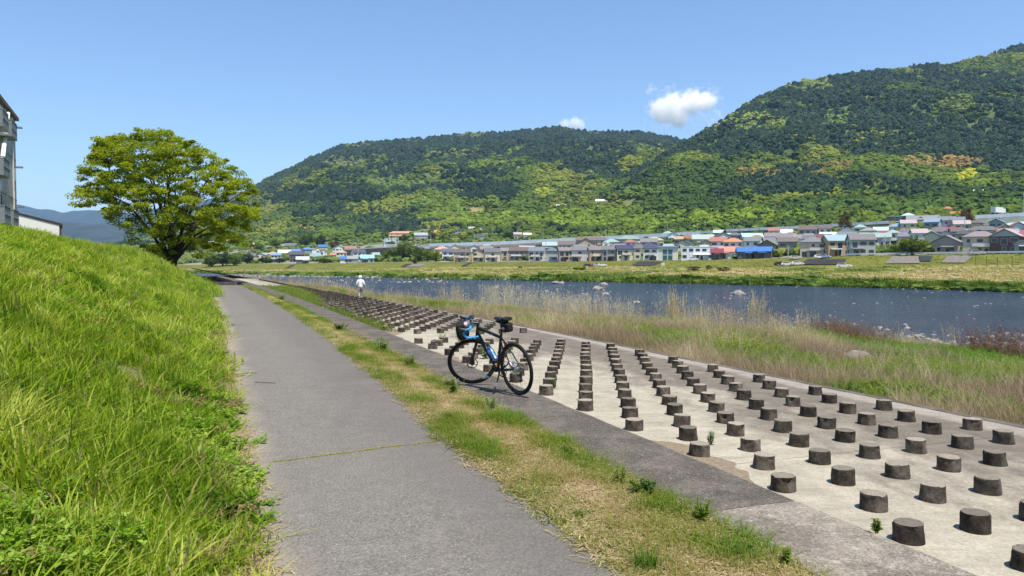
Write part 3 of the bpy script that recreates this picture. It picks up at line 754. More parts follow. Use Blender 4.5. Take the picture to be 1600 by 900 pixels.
# px, v of the foot, height px, width px, kind, label
TREES = [
 (612, 408, 22, 28, 'green', 'rounded green tree, left end of the clump on the levee'), (632, 408, 32, 34, 'green', 'tallest bushy green tree in the levee clump'), (655, 409, 26, 26, 'green', 'bushy green tree, middle of the levee clump'),
 (668, 409, 22, 22, 'lime', 'lime green tree in the levee clump left of the salmon roofed house'), (681, 409, 20, 20, 'lime', 'pale lime tree at the right end of the levee clump'), (648, 413, 9, 10, 'dark', 'small dark bush on the levee slope beside the stone ramp'),
 (1424, 399, 30, 52, 'green', 'broad dark green tree behind the white guardrail'), (1400, 398, 18, 24, 'green', 'lower green tree beside the broad tree at the guardrail'), (1450, 398, 14, 24, 'dark', 'dark hedge-like tree right of the orange marker pole'),
 (1320, 366, 34, 26, 'brown', 'tall brownish tree in front of the noise barrier'), (1292, 372, 18, 38, 'lime', 'bright green bushy tree behind the maroon roof'), (1308, 374, 16, 24, 'lime', 'lower bright green tree beside the tall brownish tree'),
 (1509, 352, 30, 26, 'brown', 'olive brown rounded tree right of the orange roofs'), (1482, 352, 14, 26, 'dark', 'dark shrubby tree below the orange roofs'), (1292, 393, 14, 13, 'dark', 'dark conical tree between two balcony houses'),
 (1194, 372, 12, 12, 'brown', 'small olive tree left of the grey roofs'), (1133, 374, 18, 10, 'dark', 'slim dark cypress beside the small teal roof'), (1010, 379, 10, 16, 'green', 'small green tree below the grey viaduct'),
 (1043, 381, 12, 8, 'dark', 'narrow dark tree beside the small light blue gable'), (1085, 385, 10, 30, 'green', 'bush mass left of the white flat-roofed villa'), (676, 375, 13, 16, 'brown', 'yellow brown tree above the viaduct end'),
 (693, 378, 13, 24, 'lime', 'round lime tree behind the viaduct start'), (724, 377, 12, 20, 'lime', 'lime tree behind the viaduct below the dark blue house'), (792, 374, 13, 26, 'dark', 'dark round tree behind the viaduct below cream houses'),
 (630, 379, 14, 18, 'dark', 'dark tree in front of the long salmon roof'), (430, 388, 18, 22, 'lime', 'light green tree beside the red roof, far left of town'), (480, 385, 22, 32, 'green', 'large rounded green tree behind the blue roofs'),
 (523, 388, 12, 22, 'rust', 'russet brown tree at the left end of the pale wall'), (500, 388, 24, 20, 'dark', 'dark tree between the round tree and the russet one'), (405, 392, 12, 20, 'green', 'bushy green tree left of the tan hipped roof'),
 (415, 411, 10, 26, 'dark', 'low dark hedge in front of the tan hipped roof'), (437, 411, 9, 26, 'dark', 'dark hedge left of the light metal shed'), (508, 411, 8, 26, 'dark', 'dark hedge right of the light metal shed'), (386, 412, 18, 24, 'dark', 'dark green tree at the left end of the levee'),
 (348, 416, 24, 34, 'dark', 'dark tree beyond the river right of the big trunk'), (330, 417, 20, 30, 'green', 'green tree beyond the river close to the big trunk'), (367, 415, 18, 26, 'green', 'green tree at the foot of the hill by the levee end'),
 (952, 408, 7, 12, 'rust', 'dark red shrub at the corner of the grey house'), (921, 408, 8, 10, 'green', 'small shrub in front of the grey roofed beige house'), (829, 406, 7, 9, 'rust', 'reddish shrub under the brown terrace house'),
 (1215, 402, 9, 14, 'lime', 'yellow green shrub right of the bright blue roofs'), (1150, 405, 5, 24, 'dark', 'low dark hedge in front of the bright blue roof'), (1377, 396, 10, 16, 'brown', 'olive shrub between the grey house and the broad tree'),
 (1500, 396, 7, 18, 'green', 'low green hedge under the balcony of the cream house'), (905, 424, 9, 26, 'lime', 'pale olive bush on the flood plain left of the parked cars'), (813, 420, 5, 7, 'dark', 'tiny dark bush alone on the levee slope'),
 (1085, 424, 9, 30, 'rust', 'dark brown bush on the flood plain below the white villa'), (1107, 423, 10, 14, 'rust', 'middle dark brown bush on the flood plain'), (1130, 424, 8, 26, 'rust', 'right dark brown bush on the flood plain'),
]
for (px, v, h, wd, kd, lab) in TREES:
    X, Y, Z = hit(px, v, .4 if v > 412 else .97)
    hm = h * Y / 1200; wm = wd * Y / 1200
    tall = h > 1.6 * wd
    o = empty('tree' if h > 11 else 'shrub', (X, Y, Z - .1), random.uniform(0, 6), lab, 'tree' if h > 11 else 'shrub', 'trees and shrubs about the town')
    o.scale = (wm / 2 / 1.05, wm / 2 / 1.05, hm / 1.85)
    mc, mt = KIND[kd]
    link('crown', mc, o); link('trunk', mt, o)
# ------------------------------------------------------------------ houses
_pal = {}
def paint(kind, c):
    k = (kind, c)
    if k not in _pal:
        if kind == 'roof':
            m = Mat('roof_tiles', .55, .35); f = m.noise(2.5, 4, .6)
            m.base(m.ramp(f, [(.3, tuple(v * .8 for v in c)), (.7, tuple(min(1, v * 1.15) for v in c))])); wv = m.n("ShaderNodeTexWave", i_Scale=3.0, bands_direction='X'); m.l(m.coord(), wv.inputs['Vector']); m.bump(wv.outputs[0], .5, .05); _pal[k] = m.m
        else: _pal[k] = simple('wall_' + kind, c, .8, .25, .1, 1.2)
    return _pal[k]
m_glass = simple('window_glass', (.03, .04, .05), .12, .6, .2)
m_frame = simple('window_frame', (.6, .6, .58), .5, .3, .05)
m_white = simple('white_paint', (.78, .78, .76), .5, .3, .06)
GREY = (.13, .13, .15); DGREY = (.075, .075, .085); BROWN = (.13, .10, .09); NAVY = (.05, .055, .11); TEAL = (.26, .37, .35); LBLUE = (.22, .42, .60); BLUE = (.05, .15, .40)
ORANGE = (.42, .20, .10); TAN = (.52, .34, .16); SALMON = (.46, .24, .18); RED = (.32, .10, .08); MAROON = (.16, .05, .06); PINK = (.40, .22, .21); MINT = (.50, .66, .58); WROOF = (.70, .70, .68); MAUVE = (.38, .33, .35); GGREEN = (.16, .20, .15); BTEAL = (.20, .30, .33)
W = (.72, .72, .70); C = (.62, .55, .40); BE = (.52, .44, .34); PB = (.50, .38, .31); GR = (.33, .34, .34); DK = (.10, .09, .085); YE = (.62, .50, .22); PU = (.13, .075, .075); GG = (.42, .45, .40)
def house(px, vb, wpx, st, rf, rc, wc, label, dep=.8, turn=0, bal=None, rise=None, lo=.985):
    X, Y, Z = hit(px, vb, lo)
    w_ = wpx * Y / 1200; d = max(4.5, min(w_ * dep, 11)); h = {1: 3.0, 2: 5.7, 3: 8.4, 1.5: 4.2}[st]
    rot = -math.atan2(X, Y) + R(turn)
    o = empty('house', (X, Y, Z - .15), rot, label, 'house')
    off = d / 2      # the front wall stands at the place that was found
    wb = MB().box((0, off, h / 2 - .5), (w_, d, h + 1)).build('wall', paint('plaster', wc), o)
    e = .45; r = rise or {'gable': .20 * d + .8, 'gablef': .24 * w_ + .3, 'hip': .16 * min(w_, d) + .9, 'flat': .3, 'mono': .8}[rf]
    x = w_ / 2 + e; y0, y1 = off - d / 2 - e, off + d / 2 + e; t = .22; m = MB()
    ym = off
    if rf == 'gable':
        for (a, b) in ((y0, ym), (y1, ym)):
            m.add([(-x, a, h - .15), (x, a, h - .15), (x, b, h + r), (-x, b, h + r), (-x, a, h - .15 + t), (x, a, h - .15 + t), (x, b, h + r + t), (-x, b, h + r + t)], [(0, 1, 2, 3), (7, 6, 5, 4), (0, 4, 5, 1), (1, 5, 6, 2), (2, 6, 7, 3), (3, 7, 4, 0)])
        gm = MB().add([(-w_ / 2, off - d / 2, h), (-w_ / 2, off + d / 2, h), (-w_ / 2, ym, h + r - .12), (w_ / 2, off - d / 2, h), (w_ / 2, off + d / 2, h), (w_ / 2, ym, h + r - .12)], [(0, 1, 2), (3, 5, 4), (0, 2, 5, 3), (1, 4, 5, 2), (0, 3, 4, 1)]); gm.build('gable_wall', paint('plaster', wc), o)
    elif rf == 'gablef':
        for (a,) in ((-x,), (x,)):
            m.add([(a, y0, h - .15), (a, y1, h - .15), (0, y1, h + r), (0, y0, h + r), (a, y0, h - .15 + t), (a, y1, h - .15 + t), (0, y1, h + r + t), (0, y0, h + r + t)], [(0, 1, 2, 3), (7, 6, 5, 4), (0, 4, 5, 1), (1, 5, 6, 2), (2, 6, 7, 3), (3, 7, 4, 0)])
        gm = MB().add([(-w_ / 2, off - d / 2, h), (w_ / 2, off - d / 2, h), (0, off - d / 2, h + r - .15), (-w_ / 2, off + d / 2, h), (w_ / 2, off + d / 2, h), (0, off + d / 2, h + r - .15)], [(0, 1, 2), (3, 5, 4), (0, 2, 5, 3), (1, 4, 5, 2), (0, 3, 4, 1)]); gm.build('gable_wall', paint('plaster', wc if bal != 'bg' else (.30, .40, .42)), o)
    elif rf == 'hip':
        l = max(.05, w_ / 2 - d / 2)
        m.add([(-x, y0, h - .1), (x, y0, h - .1), (x, y1, h - .1), (-x, y1, h - .1), (-x, y0, h + .12), (x, y0, h + .12), (x, y1, h + .12), (-x, y1, h + .12), (-l, ym, h + r), (l, ym, h + r)],
              [(3, 2, 1, 0), (0, 1, 5, 4), (1, 2, 6, 5), (2, 3, 7, 6), (3, 0, 4, 7), (4, 5, 9, 8), (6, 7, 8, 9), (5, 6, 9), (7, 4, 8)])
    elif rf == 'flat':
        m.box((0, off, h + .16), (w_ + .2, d + .2, .32)); m.box((w_ * .2, off + .5, h + .6), (w_ * .3, d * .4, .7))
    elif rf == 'mono':
        m.add([(-x, y0, h + .1), (x, y0, h + .1), (x, y1, h + r), (-x, y1, h + r), (-x, y0, h + .1 + t), (x, y0, h + .1 + t), (x, y1, h + r + t), (-x, y1, h + r + t)], [(0, 1, 2, 3), (7, 6, 5, 4), (0, 4, 5, 1), (1, 5, 6, 2), (2, 6, 7, 3), (3, 7, 4, 0)])
    m.build('roof', paint('roof', rc), o)
    rr = random.Random(int(px * 7 + vb))
    yf = off - d / 2
    if bal == 'big':
        for i in range(2):
            for k in range(2):
                f = MB().box((-w_ * .14 + i * w_ * .28, yf - .03, 1.4 + k * 2.6), (w_ * .25, .08, 2.3)).build('window', m_frame, o)
                MB().box((-w_ * .14 + i * w_ * .28, yf - .06, 1.4 + k * 2.6), (w_ * .23, .08, 2.1)).build('pane', simple('teal_glass', (.04, .14, .15), .1, .6) if i + k == 0 else bpy.data.materials['teal_glass'], f)
    elif wpx >= 9:
        for k in range(int(math.ceil(st))):
            n = max(1, min(5, int(w_ / 2.6)))
            for i in range(n):
                if rr.random() < .2: continue
                ww = rr.choice([1.0, 1.7, 1.7, 2.2]); hh = rr.choice([1.0, 1.2, 1.9]) if k else rr.choice([1.2, 2.0]); ww = min(ww, w_ / n * .85)
                xx = -w_ / 2 + (i + .5) * w_ / n; zz = k * 2.75 + (1.75 if hh < 1.5 else 1.25)
                if zz + hh / 2 > h: continue
                f = MB().box((xx, yf - .02, zz), (ww + .16, .08, hh + .16)).build('window', m_frame, o)
                MB().box((xx, yf - .045, zz), (ww, .07, hh)).build('pane', m_glass, f)
        sgn = 1 if px < 900 else -1
        for k in range(int(st)):
            f = MB().box((sgn * (w_ / 2 + .02), off, k * 2.75 + 1.75), (.08, 1.8, 1.2)).build('window', m_frame, o)
            MB().box((sgn * (w_ / 2 + .045), off, k * 2.75 + 1.75), (.07, 1.64, 1.04)).build('pane', m_glass, f)
    if bal == 'bal' and st >= 2:
        bw = w_ * .55; bx = (rr.random() - .5) * (w_ - bw)
        b = MB().box((bx, yf - .75, 3.15), (bw, .1, 1.0)).box((bx - bw / 2 + .05, yf - .38, 3.15), (.1, .7, 1.0)).box((bx + bw / 2 - .05, yf - .38, 3.15), (.1, .7, 1.0)).box((bx, yf - .38, 2.7), (bw, .74, .12))
        b.build('balcony', paint('balcony', (.66, .62, .55)), o)
    if bal in ('bal', 'porch', None) and wpx > 15:
        pw = w_ * .5; xx = (rr.random() - .5) * (w_ - pw)
        MB().add([(xx - pw / 2, yf - 1.3, 2.45), (xx + pw / 2, yf - 1.3, 2.45), (xx + pw / 2, yf - .01, 2.8), (xx - pw / 2, yf - .01, 2.8), (xx - pw / 2, yf - 1.3, 2.57), (xx + pw / 2, yf - 1.3, 2.57), (xx + pw / 2, yf - .01, 2.92), (xx - pw / 2, yf - .01, 2.92)], [(0, 1, 2, 3), (7, 6, 5, 4), (0, 4, 5, 1), (1, 5, 6, 2), (2, 6, 7, 3), (3, 7, 4, 0)]).build('canopy', paint('roof', rc), o)
        MB().box((xx, yf - .03, 1.0), (.95, .08, 2.0)).build('door', paint('door', (.10, .07, .05)), o)
    return o

HOUSES = [
 (393, 404, 16, 1.5, 'hip', DGREY, GR, 'dark hipped house at the far left end of town'), (412, 403, 11, 1, 'gable', BTEAL, W, 'low blue-grey roof left of the tan hipped roof'), (427, 404, 18, 1.5, 'hip', TAN, C, 'cream house under a bright tan hipped roof'),
 (448, 400, 25, 1, 'gable', WROOF, W, 'long low white-roofed shed right of the tan roof'), (463, 399, 13, 1.5, 'gable', (.10, .20, .38), GR, 'slate blue roof, left of the two blue ones'), (481, 399, 17, 2, 'hip', (.10, .20, .42), GR, 'larger slate blue hipped roof before the round tree'),
 (464, 409, 22, 2, 'gable', DGREY, DK, 'dark grey two-storey house behind the metal shed'), (473, 412, 19, 1, 'gable', (.42, .46, .46), (.16, .15, .15), 'open shed with pale metal roof at the levee edge'), (494, 401, 12, 2, 'flat', W, W, 'plain white box house right of the slate blue roof'),
 (506, 403, 10, 2, 'gablef', GREY, W, 'narrow white gabled house beside the white box'), (493, 406, 16, 1, 'gable', BTEAL, GR, 'low dull teal roof below the white box'), (522, 404, 11, 1, 'gable', (.40, .20, .13), BE, 'small rust roofed house left of the tan two-storey one'),
 (534, 406, 16, 2, 'hip', (.42, .32, .24), C, 'tan two-storey house with a dark opening'), (562, 406, 20, 2, 'gable', DGREY, W, 'white two-storey house under a black roof, left of the levee trees', .8, 15, 'bal'), (538, 412, 12, 1, 'gable', BLUE, W, 'small white shed with a blue roof at the levee edge'),
 (574, 410, 20, 1, 'gable', (.25, .50, .55), GR, 'low shed with a pale turquoise roof'), (551, 413, 15, 1, 'gable', (.26, .28, .30), GR, 'grey shed with a plain grey roof at the levee edge'), (432, 388, 9, 1, 'gable', RED, BE, 'tiny red roof on the far left slope'),
 (402, 374, 30, 1.5, 'flat', (.28, .28, .28), GR, 'long grey building high on the left slope'), (392, 385, 11, 1, 'gable', (.45, .50, .50), GR, 'small pale roof on the left slope'), (396, 392, 5, 1, 'gable', RED, BE, 'tiny scarlet roof behind the dark hipped house'),
 (455, 388, 17, 1, 'gable', GREY, GR, 'grey roof between lime tree and round tree'), (505, 392, 14, 1.5, 'gable', BLUE, BE, 'blue roof half hidden beneath the dark trees'), (585, 399, 18, 1.5, 'gable', (.06, .14, .36), GR, 'dark blue roof under the pale retaining wall'),
 (614, 399, 15, 2, 'gable', (.06, .18, .42), W, 'white house with a vivid blue roof at the retaining wall'), (600, 395, 9, 2, 'flat', WROOF, W, 'slim white block left of the vivid blue roof'), (588, 404, 10, 1, 'gable', TEAL, GR, 'small teal roof above the turquoise shed'),
 (630, 372, 44, 2, 'hip', SALMON, (.66, .52, .26), 'long cream school-like block under a salmon roof', .35), (648, 366, 10, 2, 'flat', W, W, 'white rooftop block behind the salmon roof'), (666, 366, 18, 2, 'flat', C, C, 'cream flat block with a chimney right of the salmon roof'),
 (612, 381, 22, 2, 'flat', (.5, .55, .58), (.45, .50, .54), 'pale grey-blue building below the salmon roof'), (658, 376, 20, 2, 'gable', (.30, .33, .36), GR, 'grey house right of the pale grey-blue building'), (686, 367, 15, 1, 'gable', (.46, .20, .12), BE, 'low rust-orange roof above the viaduct, left one'),
 (707, 368, 12, 1.5, 'gable', (.50, .20, .10), W, 'orange roof left of the dark blue-grey house'), (720, 368, 18, 2, 'mono', (.10, .14, .20), GR, 'dark blue-grey house above the viaduct'), (738, 365, 11, 2, 'gable', MAUVE, W, 'whitish house with a mauve roof above the viaduct'),
 (751, 366, 15, 2, 'gablef', (.50, .38, .26), C, 'cream gabled house above the viaduct'), (752, 376, 12, 1.5, 'gable', DGREY, W, 'dark roofed house just below the cream gable'), (809, 373, 12, 1.5, 'gable', MAUVE, BE, 'dull mauve roof left of the white house above the viaduct'),
 (824, 374, 12, 1.5, 'gable', (.55, .52, .44), W, 'small white house just above the viaduct deck'), (691, 402, 25, 2, 'hip', (.50, .30, .24), C, 'cream house with a faded salmon hipped roof'), (700, 407, 18, 2, 'gable', (.10, .11, .15), W, 'white house with blue-black roof before the salmon hip'),
 (722, 409, 26, 2, 'gable', BROWN, PB, 'brown terrace with a white balcony left of the twin gables', .6, 0, 'bal'), (743, 391, 14, 1, 'gable', RED, W, 'red roof beneath the viaduct, left one'), (779, 389, 12, 1, 'gable', RED, GR, 'red roof beneath the viaduct, right one'), (796, 391, 18, 2, 'flat', (.2, .25, .30), (.22, .26, .31), 'blue-grey block under the viaduct'),
 (761, 392, 10, 1, 'gable', WROOF, W, 'white roof between the two red ones'), (747, 409, 19, 2, 'gablef', (.20, .17, .15), (.56, .46, .33), 'beige house with dark gable trim', .8, 0, 'bal'), (770, 409, 24, 2, 'gable', GREY, (.58, .52, .42), 'cream house under a broad grey roof beside the beige gable', .8, 8, 'bal'),
 (789, 407, 12, 2, 'gable', (.22, .2, .2), (.56, .42, .34), 'narrow pinkish house beside the long brown house'), (811, 407, 30, 2, 'gable', BROWN, (.28, .22, .19), 'long brown house with a long white balcony', .6, 0, 'bal'), (838, 408, 24, 2, 'gable', (.16, .18, .22), (.6, .58, .54), 'off-white house with blue-grey roof by the tall white pole', .8, -10, 'bal'),
 (863, 409, 21, 2, 'hip', (.13, .15, .19), (.40, .41, .41), 'grey house with a tall dark glazed entrance'), (882, 409, 16, 2, 'gable', (.2, .18, .18), PB, 'pinkish beige house right of the glazed entrance', .8, 12), (906, 410, 26, 2, 'gable', (.16, .16, .18), (.62, .6, .58), 'pale house with a wide grey roof above the parked cars', .7, -6, 'bal'),
 (760, 399, 20, 1.5, 'gable', (.22, .19, .18), BE, 'brown roof peeping behind the beige gable'), (798, 398, 32, 1.5, 'gable', (.10, .08, .08), BE, 'dark brown roof behind the pinkish house', .5), (860, 393, 24, 1.5, 'gable', (.32, .42, .40), GR, 'grey-teal roof under the viaduct pillar'), (885, 396, 26, 2, 'gable', (.15, .12, .115), C, 'brown roof of the second row, left of the twin grey gables'),
 (923, 388, 46, 2, 'gable', (.15, .115, .11), BE, 'longest brown roof below the viaduct', .3), (915, 394, 30, 2, 'gablef', (.17, .17, .18), (.5, .38, .27), 'grey double-gabled house of the second row', .5), (955, 388, 25, 1.5, 'hip', TEAL, BE, 'pale teal hipped roof of the second row'), (947, 394, 12, 2, 'flat', W, W, 'white upper storey below the teal hip'),
 (931, 410, 20, 2, 'gable', (.17, .17, .19), (.50, .35, .25), 'orange-beige house with dark grey roof', .8, 10, 'bal'), (951, 409, 22, 2, 'gable', (.15, .15, .16), (.30, .29, .28), 'plain grey house with the red shrub', .8, -8), (978, 407, 28, 2, 'gable', NAVY, (.66, .60, .40), 'pale yellow house with navy solar roof', .7, 10),
 (996, 406, 11, 2, 'gable', GREY, C, 'narrow beige house between navy roofs'), (1016, 407, 22, 2, 'gable', NAVY, (.76, .77, .78), 'bright white house with navy roof', .7, -6, 'bal'), (1043, 408, 29, 2, 'mono', (.10, .13, .26), (.70, .69, .60), 'modern off-white house with a tall teal window grid', .7, -4, 'big'),
 (982, 383, 38, 1.5, 'hip', (.22, .30, .28), GR, 'wide dull green hipped roof of the second row'), (1003, 387, 17, 1, 'hip', PINK, GR, 'pink roof behind the pale yellow house'), (1022, 386, 30, 1.5, 'hip', (.36, .38, .26), BE, 'olive tan hipped roof behind the bright white house'), (1051, 377, 17, 1.5, 'gablef', (.35, .55, .62), W, 'small white gable with light blue roof below the viaduct'),
 (1060, 381, 13, 1, 'gable', (.40, .28, .2), BE, 'low tan roof right of the light blue gable'), (1076, 379, 13, 1, 'gable', RED, BE, 'bright red roof below the viaduct end'), (1043, 374, 16, 1.5, 'hip', (.3, .38, .38), GR, 'grey-green hip roof close under the viaduct'),
 (1090, 407, 50, 2, 'flat', (.72, .74, .76), (.74, .77, .80), 'white flat-roofed villa, widest in the front row', .5), (1098, 385, 32, 1.5, 'gable', (.34, .42, .40), BE, 'weathered green-grey roof behind the white villa'), (1123, 374, 16, 1.5, 'gable', (.42, .55, .50), (.25, .2, .17), 'small pale teal roof beside the slim cypress'),
 (1141, 376, 12, 1, 'gable', (.4, .52, .52), GR, 'tiny teal roof right of the slim cypress'), (1154, 378, 10, 1.5, 'gablef', (.45, .38, .2), YE, 'small yellow gabled house left of the pale teal roof'), (1176, 382, 31, 1.5, 'gable', (.36, .55, .50), W, 'long pale teal roof right of the yellow house', .6, 15), (1122, 395, 24, 2, 'gable', (.32, .15, .12), W, 'white house with brick red roof joined to the villa'),
 (1145, 397, 30, 2, 'hip', (.50, .22, .11), W, 'white house under an orange hipped roof'), (1139, 404, 30, 1, 'gable', (.50, .22, .17), W, 'low salmon porch roof before the orange hip'), (1120, 407, 18, 1, 'gable', (.17, .04, .05), DK, 'dark red carport right of the white villa'), (1174, 396, 24, 2, 'gable', (.17, .19, .19), W, 'grey roofed white house behind the blue roofs', .8, -14),
 (1167, 406, 28, 1, 'gable', BLUE, (.12, .11, .11), 'vivid blue roof, left half of the pair', .7, 8), (1191, 406, 25, 1, 'gable', (.04, .16, .46), DK, 'vivid blue roof, right half of the pair', .7, -8), (1198, 398, 30, 1.5, 'gablef', GGREEN, (.26, .2, .17), 'brown gabled house with mossy roof behind the blue roofs', .8, -20), (1230, 399, 28, 2, 'gable', (.14, .13, .12), (.30, .27, .23), 'dark brown house with shuttered upper windows', .7, 0),
 (1207, 382, 24, 1.5, 'gable', (.22, .19, .19), GR, 'grey-brown roof right of the pale teal roof'), (1232, 383, 20, 1.5, 'gable', (.24, .22, .22), W, 'mid grey roof behind the dark brown house'), (1228, 371, 17, 1, 'gable', WROOF, W, 'little white roof below the noise barrier'), (1256, 386, 22, 1.5, 'gable', (.21, .21, .22), W, 'grey roof behind the blue parasol spot'),
 (1270, 404, 38, 2, 'hip', (.17, .18, .2), (.56, .48, .38), 'cream balcony house with broad grey hipped roof', .8, 0, 'bal'), (1285, 386, 24, 1.5, 'gable', MAROON, W, 'maroon roof in the second row'), (1297, 379, 30, 1, 'gable', MINT, W, 'pale mint roof behind the maroon one'), (1312, 400, 36, 2, 'gable', (.26, .38, .42), (.50, .34, .2), 'tan house under a blue-green roof', .8, 24),
 (1348, 400, 36, 2, 'gable', (.17, .16, .17), GG, 'grey-green house with two square windows and a large grey roof', .8, 14), (1352, 388, 42, 1.5, 'hip', (.15, .15, .17), GR, 'wide dark roof behind the grey-green house'), (1375, 369, 20, 1, 'gable', (.42, .58, .56), W, 'pale aqua roof in front of the green slope'), (1388, 376, 40, 1, 'gable', (.26, .07, .09), BE, 'long low dark red roof behind the broad tree', .4),
 (1420, 374, 24, 1, 'gable', GREY, GR, 'plain grey roof above the broad tree'), (1440, 354, 44, 1.5, 'gable', (.22, .22, .24), (.56, .52, .44), 'wide cream house high on the slope', .5), (1437, 354, 14, 1.5, 'gablef', (.2, .2, .22), (.66, .64, .56), 'pale gabled bay on the wide cream house'), (1396, 353, 23, 2, 'flat', (.14, .42, .36), PU, 'dark purple-brown block with a green roof edge'),
 (1417, 351, 18, 2, 'hip', (.40, .62, .54), (.17, .05, .06), 'dark red tower-like house with a mint pyramid roof'), (1479, 340, 13, 2, 'hip', (.48, .16, .08), W, 'white tower house with orange pyramid roof'), (1492, 342, 14, 1, 'gable', (.56, .15, .04), GR, 'low bright orange roof beside the orange tower'), (1477, 361, 24, 2, 'gable', (.17, .18, .21), W, 'white two-storey house below the orange roofs'),
 (1476, 371, 24, 1, 'gable', (.30, .05, .14), GR, 'magenta roof below the white two-storey house'), (1450, 377, 30, 1, 'gable', (.26, .25, .26), W, 'grey and white sheds left of the magenta roof'), (1523, 360, 24, 1, 'flat', (.62, .58, .48), BE, 'cream flat roof below the grey retaining wall'), (1555, 360, 33, 1, 'hip', (.34, .48, .42), W, 'pale green hipped roof below the retaining wall'), (1590, 362, 28, 1, 'gable', (.30, .52, .48), BE, 'pale teal roof at the right edge below the wall'),
 (1535, 375, 46, 1.5, 'hip', (.13, .13, .145), (.5, .53, .54), 'blue-white house with a long dark hipped roof', .5), (1476, 397, 36, 1.5, 'gablef', (.24, .22, .22), (.36, .32, .27), 'low gabled house behind the white guardrail', .8, -12), (1530, 398, 46, 2, 'hip', (.23, .2, .2), (.50, .45, .38), 'taupe house with long cream balcony behind the guardrail', .7, 0, 'bal'), (1568, 398, 40, 2, 'gablef', MAUVE, PU, 'purple-brown house with a pale blue-grey gable', 1.0, -16, 'bg'),
 (1596, 398, 20, 1, 'gablef', (.36, .40, .46), (.34, .38, .34), 'small grey-green gabled shed at the right edge'), (1612, 396, 30, 2, 'gable', (.26, .10, .11), W, 'white house with a dark red roof cut by the right edge'), (1640, 397, 34, 2, 'gable', GREY, C, 'grey roofed house just past the right edge'),
 (1500, 375, 22, 1, 'gable', (.14, .35, .62), W, 'light blue roof behind the low gabled house'),
 (285, 372, 18, 1.5, 'gable', GREY, W, 'pale house glimpsed left of the big trunk, upper'), (250, 382, 22, 1.5, 'gable', (.2, .22, .26), W, 'grey roofed house glimpsed behind the big tree, left'), (222, 376, 18, 1.5, 'gable', GREY, GR, 'slate roofed house glimpsed behind the bank'), (338, 384, 24, 1.5, 'gable', WROOF, BE, 'white roof glimpsed right of the big trunk'), (366, 380, 20, 1, 'gable', (.48, .3, .22), BE, 'tan roof glimpsed right of the big tree'),
]
for h_ in HOUSES: house(*h_)
# the rows of roofs behind the front row
_seen = {h_[7] for h_ in HOUSES}; _box = [(h_[0], h_[1], h_[2]) for h_ in HOUSES]; fr2 = random.Random(31)
RC_ = (('grey', GREY), ('dark grey', DGREY), ('brown', BROWN), ('slate', (.16, .18, .22)), ('mauve-grey', MAUVE), ('rusty', (.30, .15, .11)), ('pale teal', TEAL), ('ash grey', (.27, .27, .27)), ('grey', (.19, .185, .19)), ('faded blue', (.20, .28, .40)))
WC_ = (('white', W), ('cream', C), ('beige', BE), ('grey', GR), ('off-white', (.66, .64, .58)))
for row, mm in (('second row', 1.10), ('third row', 1.20), ('fourth row', 1.31), ('row below the expressway', 1.43), ('upper row', 1.55)):
    px = 385.0
    while px < 1610:
        wp = fr2.uniform(15, 27) * (1.0 if px > 800 else .8); px += wp * fr2.uniform(.62, 1.15)
        m_ = mm + fr2.uniform(-.035, .035); vb = float(vground(U(px), m_)) + .3
        if row == 'upper row' and px < 1385: continue
        if px < 1130 and row == 'row below the expressway' or 640 < px < 1110 and row == 'fourth row': continue
        if any(abs(px - b[0]) < (wp + b[2]) * .40 and abs(vb - b[1]) < 5.5 for b in _box) or (600 < px < 690 and mm < 1.2) or (1375 < px < 1450 and mm < 1.2): continue
        rn, rc = fr2.choice(RC_); wn, wc = fr2.choice(WC_)
        nb_ = min(HOUSES, key=lambda h_: abs(h_[0] - px) + abs(h_[1] - vb - 9) * 2)
        near_ = nb_[7]; near_ = ' '.join(near_.split()[:6]); rf = fr2.choice(['gable', 'gable', 'hip', 'gablef'])
        lab = '%s %s house, %s behind %s' % (rn, {'gable': 'ridged', 'hip': 'hipped', 'gablef': 'gabled'}[rf], row.replace(' below the expressway', ' under expressway'), near_)
        lab = ' '.join(lab.split()[:16])
        if lab in _seen: continue
        _seen.add(lab); _box.append((px, vb, wp)); house(px, vb, wp, fr2.choice([1.5, 2, 2]), rf, rc, wc, lab, .75, fr2.uniform(-18, 18), fr2.choice(['bal', 'none']))
# small buildings and greenhouses up on the hillside
for (px, v, w_, rc, wc, lab) in ((614, 327, 9, (.2, .45, .62), W, 'tiny blue roof high in the hillside clearing'), (592, 349, 8, (.3, .6, .66), W, 'tiny turquoise roof in the hillside trees'), (583, 339, 12, WROOF, W, 'thin pale roof beside the hillside clearing'), (939, 318, 18, WROOF, W, 'white greenhouse roof on the middle hillside'), (880, 326, 22, (.4, .4, .4), GR, 'long pale wall on the hillside slope'),
                          (1262, 293, 13, WROOF, W, 'white shed roof among trees on the right hill'), (1166, 331, 12, RED, W, 'red roof among the trees above the viaduct'), (1526, 306, 12, WROOF, W, 'pale shed roof above the retaining wall'), (1553, 256, 12, GREY, W, 'dark roof in the orange bamboo patch'), (1240, 297, 10, LBLUE, W, 'small blue shed among trees on the right hill'), (830, 352, 14, (.45, .43, .4), GR, 'grey roadside wall on the slope above the viaduct')):
    house(px, v, w_, 1, 'gable', rc, wc, lab, .6, 0, 'none', None, 1.5)

